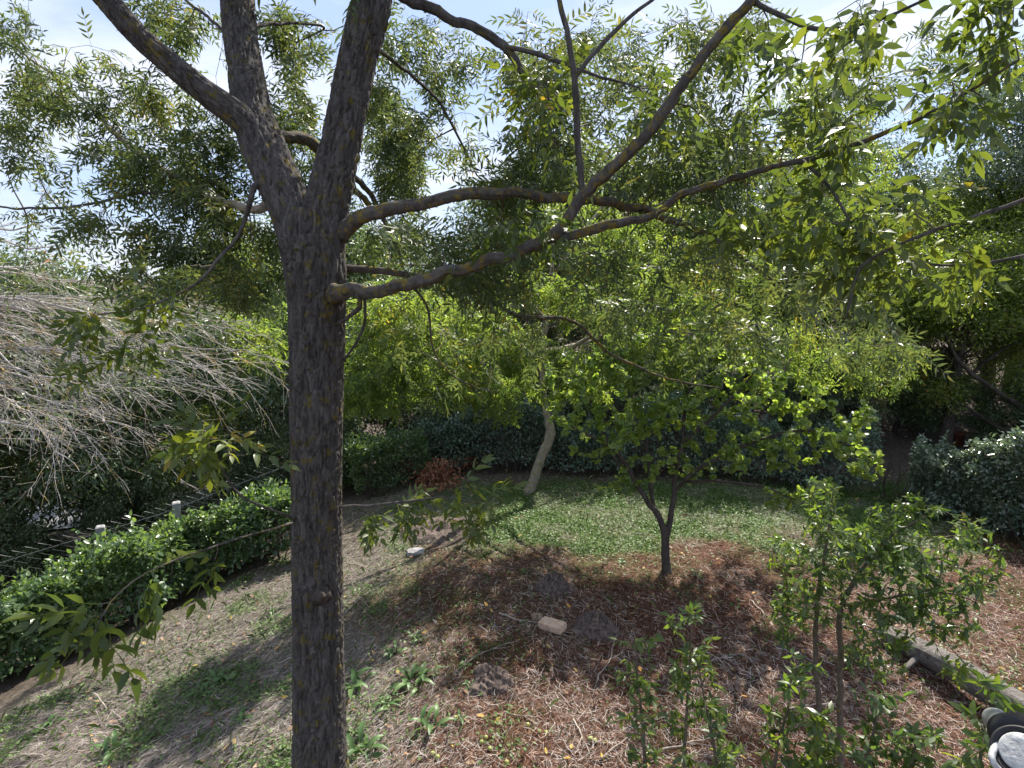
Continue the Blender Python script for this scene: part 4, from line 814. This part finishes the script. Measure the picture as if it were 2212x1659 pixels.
# dark leaning trunk at the right edge
e = empty('leaning_tree', ground(2150, 1010), 'dark leaning trunk rising out of the right edge', 'tree'); dd = float(np.dot(loc3(e)-CAM, [0, math.cos(PITCH), -math.sin(PITCH)]))
limb('trunk', e, [(2140, 1030, dd), (2165, 990, dd), (2195, 945, dd), (2240, 900, dd), (2290, 800, dd), (2300, 650, dd)], [42, 36, 32, 30, 28, 24], M['bark_dark'], None, .04, 16, .02, .012)
for pts, wd in (([(2240, 900, dd), (2160, 850, dd-.2), (2080, 790, dd-.3), (2040, 720, dd-.3)], [14, 11, 8, 4]), ([(2195, 945, dd), (2120, 900, dd+.1), (2050, 860, dd+.2), (1990, 850, dd+.3)], [9, 7, 5, 3])):
    limb('branch', e, pts, wd, M['bark_dark'], None, .05, 7, .02)

# ================================================================== things on the ground
def on(px, py, dz=0.0): p = ground(px, py); p[2] = float(gz(p[0], p[1])) + dz; return p
def stone_mesh(name, sx, sy, sz, mat, seed, cut=0.0):
    import bmesh
    bm = bmesh.new(); bmesh.ops.create_cube(bm, size=1.0); bmesh.ops.subdivide_edges(bm, edges=bm.edges[:], cuts=5, use_grid_fill=True)
    for v in bm.verts:
        p = np.array(v.co); q = np.sign(p)*np.abs(p*2)**(1.0)/2; rr = np.linalg.norm(p)
        k = 1 - 0.35*cut*(rr-.5)/.37 if rr > .5 else 1
        n_ = float(fbm(p[0]*4+seed, p[1]*4, p[2]*4)) - .5
        v.co = Vector((p[0]*sx*k, p[1]*sy*k, p[2]*sz*k)) * (1 + .16*cut*n_*2) + Vector(rng.normal(size=3)*min(sx, sy, sz)*.012)
    me = bpy.data.meshes.new(name); bm.to_mesh(me); bm.free(); me.materials.append(mat)
    return me
bm_ = plain('buff_brick', (0.42, 0.29, 0.20), (0.58, 0.43, 0.32), 40, 0.9, 0.5)
o = link('brick', stone_mesh('brick', .215, .105, .055, bm_, 1, .12)); o.location = on(1193, 1362, .035); o.rotation_euler = (R(5), R(-6), R(-38)); tag(o, 'single buff brick lying on the brown litter', 'brick')
st = plain('grey_stone', (0.17, 0.165, 0.165), (0.34, 0.33, 0.34), 20, .9, .6)
o = link('stone', stone_mesh('stone', .20, .12, .06, st, 3, .7)); o.location = on(898, 1196, .012); o.rotation_euler = (.1, 0, .15); tag(o, 'pale grey stone half sunk in the grass right of the big trunk', 'stone')
o = link('stone', stone_mesh('stone', .09, .08, .06, plain('brown_stone', (.16, .11, .08), (.3, .22, .16), 20), 6, .8)); o.location = on(1160, 1340, .02); tag(o, 'small brown stone touching the buff brick', 'stone')
o = link('stone', stone_mesh('stone', .26, .12, .08, st, 8, .7)); o.location = on(1800, 893, .05); o.rotation_euler = (.1, .2, .5); tag(o, 'pale stone on the brown bank behind the back hedge', 'stone')
# soil heaps
soilm = plain('dark_soil', (0.055, 0.042, 0.036), (0.15, 0.115, 0.10), 40, 0.95, 1.0)
def heap(px, py, rad, h, label, seed):
    p = on(px, py); n = 46; g1 = np.linspace(-1, 1, n); X, Y = np.meshgrid(g1, g1); rr = np.hypot(X, Y)*(1 + 1.3*(fbm(X*2.2+seed*3, Y*2.2, 0, 3)-.42))
    top = h*np.exp(-(rr*1.7)**2*1.2)*(0.55 + 0.9*fbm(X*3+seed, Y*3, 0, 3)) + (fbm(X*14+seed, Y*14, 0, 2)-.5)*h*1.3*np.clip(1.1-rr, 0, 1)
    Z = gz(p[0]+X*rad, p[1]+Y*rad) - p[2] + top + .022 - .06*sm(.6, .95, rr)
    i = np.arange(n-1)[:, None]*n + np.arange(n-1)[None]; Fq = np.stack([i, i+1, i+n+1, i+n], -1).reshape(-1, 4)
    Fq = Fq[(rr[:-1, :-1] < .95).ravel()]
    o = link('soil_heap', mesh_np('soil_heap', np.stack([X*rad, Y*rad, Z], -1).reshape(-1, 3), [Fq], soilm)); o.location = p; tag(o, label, 'soil heap')
heap(1195, 1275, .22, .12, 'small dark molehill above the buff brick', 3.3)
heap(1290, 1355, .22, .10, 'crumbly grey molehill to the right of the buff brick', 9.1)
heap(945, 1150, .55, .11, 'wide patch of dug dark soil below the white-leaved spray', 5.7)
heap(1060, 1475, .22, .07, 'low ashy soil heap in the front litter', 15.2)
# fallen log
def log():
    a, b = on(1930, 1395, .07), on(2195, 1580, .17); e = empty('log', a, 'weathered grey fallen log lying at lower right', 'log'); d = b-a; far_ = a - d*.10; P = np.array([far_, a, a+d*.5 + [0, 0, .02], b, b+d*.5]); P, r = catmull(P, np.array([.062, .075, .088, .10, .105]), .02)
    g = Geo(); V, Fc = tube(P, r, 40, True, lambda an, l, q: .22*q*(noise(np.cos(an)*2.2, np.sin(an)*2.2, l*1.2)-.5) + .012*(np.abs(2*noise(np.cos(an)*7, np.sin(an)*7, l*3.0)-1)-.5)); g.add(V, Fc); link('trunk', g.mesh('trunk', M['dry_log'], loc3(e)), e)
    p0 = a + d*.30; P2, r2 = catmull(np.array([p0, p0+[-.06, .06, .05], p0 + [-.16, .15, .06], p0+[-.28, .26, .05]]), np.array([.03, .024, .018, .010]), .02); g = Geo(); V, Fc = tube(P2, r2, 16, True, lambda an, l, q: .25*q*(noise(np.cos(an)*3, np.sin(an)*3, l*5)-.5)); g.add(V, Fc); link('branch_stub', g.mesh('branch_stub', M['dry_log'], loc3(e)), e)
    P3 = np.array([a + d*.22 + [-.05, -.06, -.02], a + d*.16 + [-.14, -.18, -.03], a+d*.14 + [-.24, -.26, -.05]]); P3, r3 = catmull(P3, np.array([.024, .018, .010]), .02); g = Geo(); V, Fc = tube(P3, r3, 12); g.add(V, Fc); link('branch_stub', g.mesh('branch_stub', M['dry_log'], loc3(e)), e)
log()
# heap of rust-red dead foliage
def dead():
    p = on(955, 1040); e = empty('dead_bough', p, 'rust brown dead leafy bough lying at the back corner of the lawn', 'dead bough'); mat = island_mat('dead_leaf', [(0, (.14, .05, .025)), (.5, (.30, .12, .06)), (1, (.48, .27, .17))], .6, .35, .4)
    g = Geo(); rngs = []
    for k in range(9):
        a0 = p + [rng.normal()*.16, rng.normal()*.16, .04]; d = unit(np.array([rng.normal()*.8, rng.normal()*.8, .35])); path = a0 + d*np.linspace(0, .62, 6)[:, None] + np.array([0, 0, -.45])*np.linspace(0, .62, 6)[:, None]**2
        V, Fc = tube(path, np.linspace(.007, .002, 6), 4); g.add(V, Fc); rngs.append(path)
    link('stem', g.mesh('stem', M['bark_dark'], loc3(e)), e)
    lv = Leaves(T_lance); pts = np.concatenate(rngs); pts = pts[rng.integers(0, len(pts), 1500)] + rng.normal(size=(1500, 3))*[.09, .09, .05]; pts[:, 2] = np.maximum(pts[:, 2], gz(pts[:, 0], pts[:, 1])+.012)
    lv.add(pts, frames(rng.normal(size=(1500, 3)), np.array([0, 0, .6])+rng.normal(size=(1500, 3))*.6, rng.uniform(.8, 1.5, 1500))); lv.finish(e, mat, 60, 'leaf', 'foliage')
dead()
# broad-leaved weeds
def leaf_blade(Ln, Wd, seed):
    r = np.random.default_rng(seed); t = np.linspace(0, 1, 6); wd = Wd*np.sin(np.pi*np.clip(t*.92+.06, 0, 1))**.8*(.55+.45*t); z = .35*Ln*np.sin(t*2.2) - .25*Ln*t*t
    V = []; 
    for i in range(6): V += [[-wd[i]/2, Ln*t[i], z[i]+.15*wd[i]], [0, Ln*t[i], z[i]], [wd[i]/2, Ln*t[i], z[i]+.15*wd[i]+.05*Wd*r.normal()]]
    Fc = [[3*i+j, 3*i+j+1, 3*i+j+4, 3*i+j+3] for i in range(5) for j in range(2)]
    return mesh_np('leaf', np.array(V), [np.array(Fc)], M['weed'])
WL = [leaf_blade(.16, .045, i) for i in range(4)]
ws = [(770, 1485, 1.25, 'broad-leaved weed clump right against the big trunk'), (885, 1478, 1.15, 'largest weed clump a little right of the big trunk'), (915, 1462, .8, 'weed joined to the upper side of the largest clump'), (930, 1575, 1.0, 'round-leaved weed near the bottom, centre-left'), (785, 1632, 1.1, 'weed at the bottom edge beside the trunk'), (835, 1530, .8, 'weed between the bottom edge and the largest clump'),
      (855, 1415, .7, 'small weed rosette above the largest clump'), (900, 1385, .6, 'tiny weed rosette with pale leaves under the grey stone'), (1005, 1440, .5, 'single little weed left of the ashy soil heap'), (1015, 1485, .5, 'small weed just below the ashy soil heap'), (1135, 1240, .5, 'small weed rosette left of the molehill'), (1345, 1218, .55, 'pale weed left of the small round-leaved tree'),
      (480, 1470, .8, 'pale weed in the straw left of the trunk'), (440, 1500, .7, 'long-leaved weed on the straw slope'), (520, 1560, .7, 'grassy weed in straw by the trunk, lower left'), (240, 1630, .9, 'weed at the bottom left edge'), (110, 1570, .7, 'weed in the left bottom corner straw'), (590, 1330, .7, 'weed in the green patch left of the trunk'), (1000, 1560, .5, 'tiny weed at the bottom centre'), (1510, 1245, .6, 'weed to the right of the round-leaved tree'), (1850, 1640, .6, 'weed below the sapling')]
for px, py, sc, lab in ws:
    p = on(px, py, 0.0); e = empty('weed', p, lab, 'weed', 'broad-leaved weeds'); n = int(9+rng.integers(0, 6))
    for k in range(n):
        o = link('leaf', WL[k % 4], e); o.rotation_euler = (rng.uniform(-.1, .5), rng.normal()*.25, k*2.4 + rng.normal()*.3); s_ = sc*rng.uniform(.6, 1.0); o.scale = (s_, s_, s_); o.location = (rng.normal()*.03*sc, rng.normal()*.03*sc, .004)
# fallen twigs
stick = plain('fallen_twig', (.22, .18, .15), (.40, .35, .30), 30, .85, .3)
for k, (pl, lab) in enumerate((([(1420, 1628), (1500, 1610), (1560, 1600)], 'pale fallen twig across the front litter'), ([(1300, 1650), (1350, 1610), (1390, 1575), (1440, 1562)], 'forked pale twig at the bottom centre'), ([(1090, 1545), (1120, 1550), (1160, 1552)], 'short twig lying flat at the bottom, centre'), ([(1240, 1560), (1255, 1600), (1275, 1640)], 'thin upright-lying twig right of the bottom centre weeds'),
                                ([(2820/1.8516, 1437), (1600, 1420), (1655, 1490)], 'long grey twig left of the sapling'), ([(1475, 1400), (1530, 1420), (1580, 1460)], 'grey fallen twig with fork below the round-leaved tree'), ([(1010, 1440), (1060, 1410), (1115, 1395)], 'thin twig pointing at the buff brick'), ([(1080, 1330), (1130, 1345), (1170, 1350)], 'thin twig left of the buff brick'), ([(745, 1330), (790, 1285), (835, 1262)], 'long pale stick along the bank right of the trunk'),
                                ([(1700, 1540), (1780, 1530), (1830, 1520)], 'pale twig behind the sapling stems'), ([(200, 1500), (240, 1540), (275, 1575)], 'pale stick in the straw at lower left'), ([(600, 1440), (640, 1420), (660, 1412)], 'thin twig at the left side of the big trunk'), ([(1290, 1480), (1320, 1430), (1330, 1380)], 'curved twig right of the ashy soil heap'), ([(1620, 1300), (1650, 1330), (1680, 1340)], 'grey twig in the brown litter below the sapling crown'))):
    P = np.array([on(a, b, .018) for a, b in pl]); P, r = catmull(P, np.linspace(.006, .003, len(P)), .03); P[:, 2] = gz(P[:, 0], P[:, 1]) + .014 + .012*rng.random(len(P)); P[:, :2] += np.cumsum(rng.normal(size=(len(P), 2)), 0)*.004
    g = Geo(); V, Fc = tube(P, r, 6); g.add(V, Fc)
    i = len(P)//2; d = unit(P[-1]-P[0]); q_ = P[i] + (unit(d + [d[1]*.7, -d[0]*.7, .15])*np.linspace(0, .14, 5)[:, None]); V, Fc = tube(q_, np.linspace(.0035, .0015, 5), 5); g.add(V, Fc)
    o = link('fallen_twig', g.mesh('fallen_twig', stick, P[0])); o.location = P[0]; tag(o, lab, 'twig', 'fallen twigs')
# small green fallen fruits
import bmesh
fm = plain('green_fruit', (.26, .30, .08), (.38, .40, .14), 30, .5, .1)
bmf = bmesh.new(); bmesh.ops.create_icosphere(bmf, subdivisions=2, radius=.014)
for v in bmf.verts: v.co.z *= 1.15; v.co.x *= 1 + .06*math.sin(v.co.z*300)
fme = bpy.data.meshes.new('fruit'); bmf.to_mesh(fme); bmf.free(); fme.materials.append(fm)
for q_ in fme.polygons: q_.use_smooth = True
for px, py in ((1040, 1610), (1058, 1622), (1050, 1600), (1095, 1660), (935, 1635), (945, 1640), (1140, 1570), (1180, 1590), (1275, 1600), (1285, 1607), (985, 1555), (1380, 1600)):
    o = link('fruit', fme); o.location = on(px, min(py, 1655), .014); o.rotation_euler = tuple(rng.uniform(0, 3, 3)); tag(o, 'small round green fruit fallen on the front litter', 'fruit', 'fallen green fruits')
# pot / bucket beyond right hedge
def pot():
    p = on(2064, 962); e = empty('bucket', p, 'rusty brown bucket standing behind the glossy hedge', 'bucket'); mat = plain('rusty_bucket', (.16, .06, .035), (.26, .11, .06), 20, .8, .3); k = 28
    prof = [(0, .01), (.10, .01), (.125, .22), (.135, .22), (.135, .24), (.122, .24), (.11, .05), (0, .04)]; a = np.arange(k)*2*math.pi/k
    V = np.array([[r_*math.cos(t), r_*math.sin(t), z] for r_, z in prof for t in a]); Fq = [[i*k+j, i*k+(j+1) % k, (i+1)*k+(j+1) % k, (i+1)*k+j] for i in range(len(prof)-1) for j in range(k)]
    link('body', mesh_np('body', V, [np.array(Fq)], mat), e)
    t = np.linspace(0, math.pi, 16); P = np.stack([.130*np.cos(t), .04*np.sin(t), .23 + .12*np.sin(t)], 1); V, Fc = tube(P, .004, 6); link('handle', mesh_np('handle', V, Fc, mat), e)
pot()
# trunks / stakes in the shade on the left
for px, py, h, lab, m_ in ((142, 1138, .62, 'pale stake in the shade beyond the fence', 'bare_twig'), (190, 1140, .9, 'dark thin trunk standing beyond the fence, left', 'bark_dark'), (240, 1135, .8, 'second dark thin trunk beyond the fence', 'bark_dark'), (300, 1125, .9, 'dark trunk beyond the fence near the second concrete post', 'bark_dark')):
    p = on(px, py, -.05); e = empty('stake' if 'stake' in lab else 'thin_tree', p, lab, 'stake' if 'stake' in lab else 'tree'); r0 = .03 if 'stake' in lab else .075; hh = h if 'stake' in lab else h*2.2
    P, r = catmull(np.array([p, p+[.03, 0, hh*.4], p+[-.04, .03, hh*.75], p+[.05, 0, hh]]), np.array([r0*1.3, r0, r0*.85, r0*.7]), .06); V, Fc = tube(P, r, 12); g = Geo(); g.add(V, Fc); link('trunk' if 'thin' in e.name else 'shaft', g.mesh('trunk', M[m_], loc3(e)), e)

# ================================================================== straw, litter, clover, grass
def scatter(n, ylo=2.2, yhi=9.2, p=1.0):
    y = ylo*(yhi/ylo)**rng.random(int(n)); x = rng.uniform(-1, 1, len(y))*(y*0.98+1.2)
    s = (x-HA[0])*HN[0] + (y-HA[1])*HN[1]; k = s < 0.3
    return x[k], y[k]
def strands(name, label, x, y, ang, Ln, Wd, mat, lift=0.5, z=0.004):
    n = len(x); dx, dy = np.cos(ang), np.sin(ang); V = np.zeros((n, 6, 3)); z0 = gz(x, y)
    bend = rng.normal(size=n)*.35; l2 = rng.random(n)*lift
    for j, t in enumerate((-.5, 0, .5)):
        a2 = ang + bend*t; cx = x + np.cos(a2)*Ln*t; cy = y + np.sin(a2)*Ln*t; zz = gz(cx, cy) + z + l2*.03*(1 - abs(t)*rng.choice([-1, 1.8], n)) + .004*rng.random(n)
        wd = Wd*(1 if j < 2 else .5)
        V[:, 2*j, 0] = cx - np.sin(a2)*wd/2; V[:, 2*j, 1] = cy + np.cos(a2)*wd/2; V[:, 2*j, 2] = zz
        V[:, 2*j+1, 0] = cx + np.sin(a2)*wd/2; V[:, 2*j+1, 1] = cy - np.cos(a2)*wd/2; V[:, 2*j+1, 2] = zz + wd*.3
    o = (np.arange(n)*6)[:, None, None]; Fq = (np.array([[0, 1, 3, 2], [2, 3, 5, 4]])[None] + o).reshape(-1, 4)
    ob = link(name, mesh_np(name, V.reshape(-1, 3), [Fq], mat, False)); ob['kind'] = 'stuff'; ob['label'] = label; ob['category'] = name.replace('_', ' '); return ob
x, y = scatter(150000, 2.2, 8.6); g, r_, s_ = zones(x, y); keep = rng.random(len(x)) < (1-.92*g)*(1-.6*s_)*(1-.88*r_); x, y, r_ = x[keep], y[keep], r_[keep]
comb = sm(0.2, -1.0, x); ang = np.where(rng.random(len(x)) < comb*.85, R(42)+rng.normal(size=len(x))*.28, rng.uniform(0, math.pi, len(x)))
straw_m = island_mat('straw', [(0, (.13, .10, .085)), (.35, (.30, .25, .215)), (.7, (.50, .445, .40)), (1, (.68, .625, .58))], .75, .1)
strands('straw', 'pale dry straw strewn over the slope', x, y, ang, rng.uniform(.03, .12, len(x)), rng.uniform(.0012, .0026, len(x)), straw_m, .8)
x, y = scatter(170000, 2.2, 7.4); g, r_, s_ = zones(x, y); keep = rng.random(len(x)) < r_*(1-.5*g); x, y = x[keep], y[keep]
lit_m = island_mat('red_litter', [(0, (.040, .018, .012)), (.4, (.105, .045, .026)), (.78, (.20, .092, .052)), (.88, (.36, .22, .165)), (1, (.55, .44, .38))], .75, .1)
strands('leaf_litter', 'red brown needles and leaf litter on the ground', x, y, rng.uniform(0, math.pi, len(x)), rng.uniform(.02, .07, len(x)), rng.uniform(.0015, .004, len(x)), lit_m, .7)
def clover():
    x, y = scatter(330000, 2.4, 8.9); g, r_, s_ = zones(x, y); k = rng.random(len(x)) < g**1.3*(1-.6*s_); x, y = x[k], y[k]; n = len(x)
    P = np.stack([x, y, gz(x, y) + .012 + .03*rng.random(n)], 1); V, Fc = leaflet(.024, .019, .2, 0, .25)
    Mx = frames(rng.normal(size=(n, 3))*[1, 1, .3], np.array([0, 0, 1.0])+rng.normal(size=(n, 3))*.35, rng.uniform(.6, 1.35, n)); W = np.einsum('nij,kj->nki', Mx, V) + P[:, None, :]
    m = island_mat('clover', [(0, (.045, .085, .022)), (.5, (.085, .155, .035)), (1, (.14, .215, .055))], .5, .3, .35)
    o = link('clover', mesh_np('clover', W.reshape(-1, 3), [(Fc[0][None] + (np.arange(n)*4)[:, None, None]).reshape(-1, 3)], m)); o['kind'] = 'stuff'; o['label'] = 'low green clover and herbs covering the lawn'; o['category'] = 'clover'
clover()
def grass():
    x, y = scatter(60000, 2.2, 9.0); g, r_, s_ = zones(x, y); k = rng.random(len(x)) < (.15+.5*g)*(1-.8*r_)*(1-.5*s_); x, y = x[k], y[k]; n = len(x); h = rng.uniform(.02, .06, n)*rng.choice([1, 1, 1, 1.7], n); a = rng.uniform(0, 2*math.pi, n); ln = rng.uniform(.3, 1.2, n)
    wd = rng.uniform(.002, .0045, n); z = gz(x, y); V = np.zeros((n, 4, 3)); px, py = -np.sin(a), np.cos(a)
    V[:, 0] = np.stack([x-px*wd/2, y-py*wd/2, z], 1); V[:, 1] = np.stack([x+px*wd/2, y+py*wd/2, z], 1); V[:, 2] = np.stack([x+px*wd/2.6+np.cos(a)*h*ln*.4, y+py*wd/2.6+np.sin(a)*h*ln*.4, z+h*.7], 1); V[:, 3] = np.stack([x+np.cos(a)*h*ln, y+np.sin(a)*h*ln, z+h*.95], 1)
    Ft = (np.array([[0, 1, 2], [0, 2, 3]])[None] + (np.arange(n)*4)[:, None, None]).reshape(-1, 3)
    m = island_mat('grass', [(0, (.05, .085, .022)), (.6, (.09, .14, .035)), (.85, (.17, .19, .07)), (1, (.35, .30, .2))], .55, .3, .3)
    o = link('grass', mesh_np('grass', V.reshape(-1, 3), [Ft], m, False)); o['kind'] = 'stuff'; o['label'] = 'sparse grass blades among the straw'; o['category'] = 'grass'
grass()
def dry_leaves():
    x, y = scatter(2600, 2.4, 9.6); n = len(x); P = np.stack([x, y, gz(x, y)+.012], 1); V, Fc = leaflet(.05, .026, -.3, 1, .4)
    Mx = frames(rng.normal(size=(n, 3))*[1, 1, .25], np.array([0, 0, 1.0])+rng.normal(size=(n, 3))*.4, rng.uniform(.5, 1.2, n)); W = np.einsum('nij,kj->nki', Mx, V) + P[:, None, :]
    m = island_mat('dry_leaf', [(0, (.12, .06, .035)), (.45, (.26, .16, .09)), (.8, (.38, .27, .17)), (.95, (.5, .36, .06)), (1, (.55, .25, .05))], .6, .2, .3)
    o = link('dry_leaves', mesh_np('dry_leaves', W.reshape(-1, 3), [(Fc[0][None] + (np.arange(n)*7)[:, None, None]).reshape(-1, 4)], m)); o['kind'] = 'stuff'; o['label'] = 'scattered dry fallen leaves'; o['category'] = 'leaves'
dry_leaves()

# ================================================================== metal tube fitting at the lower right corner
def fitting():
    e = empty('tube_fitting', pix(2230, 1700, .80), 'grey metal tube end with black clamp and pale oval cap, bottom right corner', 'fitting'); o = loc3(e)
    al = plain('worn_aluminium', (.42, .42, .43), (.60, .60, .61), 60, .38, .15, .75); bk = plain('black_rubber', (.012, .012, .013), (.025, .025, .026), 30, .6, .2); wh = plain('weathered_plastic', (.30, .30, .29), (.52, .52, .50), 55, .6, .5)
    def lathe(nm, c0, ax, prof, mat, sx=1.0):
        ax = unit(ax); u = unit(np.cross(ax, [0, 0, 1.0])); v = np.cross(ax, u); k = 40; a = np.arange(k)*2*math.pi/k
        V = np.array([c0 + ax*h + (u*math.cos(t)*sx + v*math.sin(t))*r_ for h, r_ in prof for t in a]); Fq = [[i*k+j, i*k+(j+1) % k, (i+1)*k+(j+1) % k, (i+1)*k+j] for i in range(len(prof)-1) for j in range(k)]
        return link(nm, mesh_np(nm, V-o, [np.array(Fq)], mat), e)
    pa, pb = pix(2147, 1552, .90), pix(2206, 1606, .80)
    ax = unit(pb-pa); Ln = np.linalg.norm(pb-pa)
    lathe('tube', pa, ax, [(0, .0), (.001, .010), (.004, .0165), (.012, .0185), (Ln*.8, .0185)], al)
    lathe('clamp', pa + ax*Ln*.60, ax, [(0, .0185), (0, .026), (.004, .028), (.022, .028), (.026, .026), (.026, .0185)], bk)
    face = unit(CAM - pix(2205, 1622, .76)) + np.array([-.25, 0, .55]); cc = pix(2208, 1625, .77)
    lathe('housing', cc - unit(face)*.03, face, [(0, .0), (0, .033), (.022, .0355), (.027, .0345), (.028, .0320), (.0262, .0295), (.0240, .0255)], bk)
    lathe('cap', cc - unit(face)*.004, face, [(-.004, .0255), (0, .0255), (.0022, .0250), (.0030, .0235), (.0034, .012), (.0036, .0)], wh)
    P = np.array([pix(2160, 1598, .80), pix(2147, 1618, .79), pix(2143, 1640, .78), pix(2158, 1662, .775), pix(2200, 1690, .77), pix(2260, 1710, .77)]); P, r = catmull(P, np.full(6, .0042), .004); V, Fc = tube(P, r, 12); link('rim', mesh_np('rim', V-o, Fc, wh), e)
    P = np.array([cc - unit(face)*.02, cc + [.02, .0, -.06], cc+[.03, .0, -.4], [cc[0]+.03, cc[1], float(gz(cc[0], cc[1]))]]); P, r = catmull(P, np.full(4, .019), .03); V, Fc = tube(P, r, 16); link('pole', mesh_np('pole', V-o, Fc, al), e)
fitting()
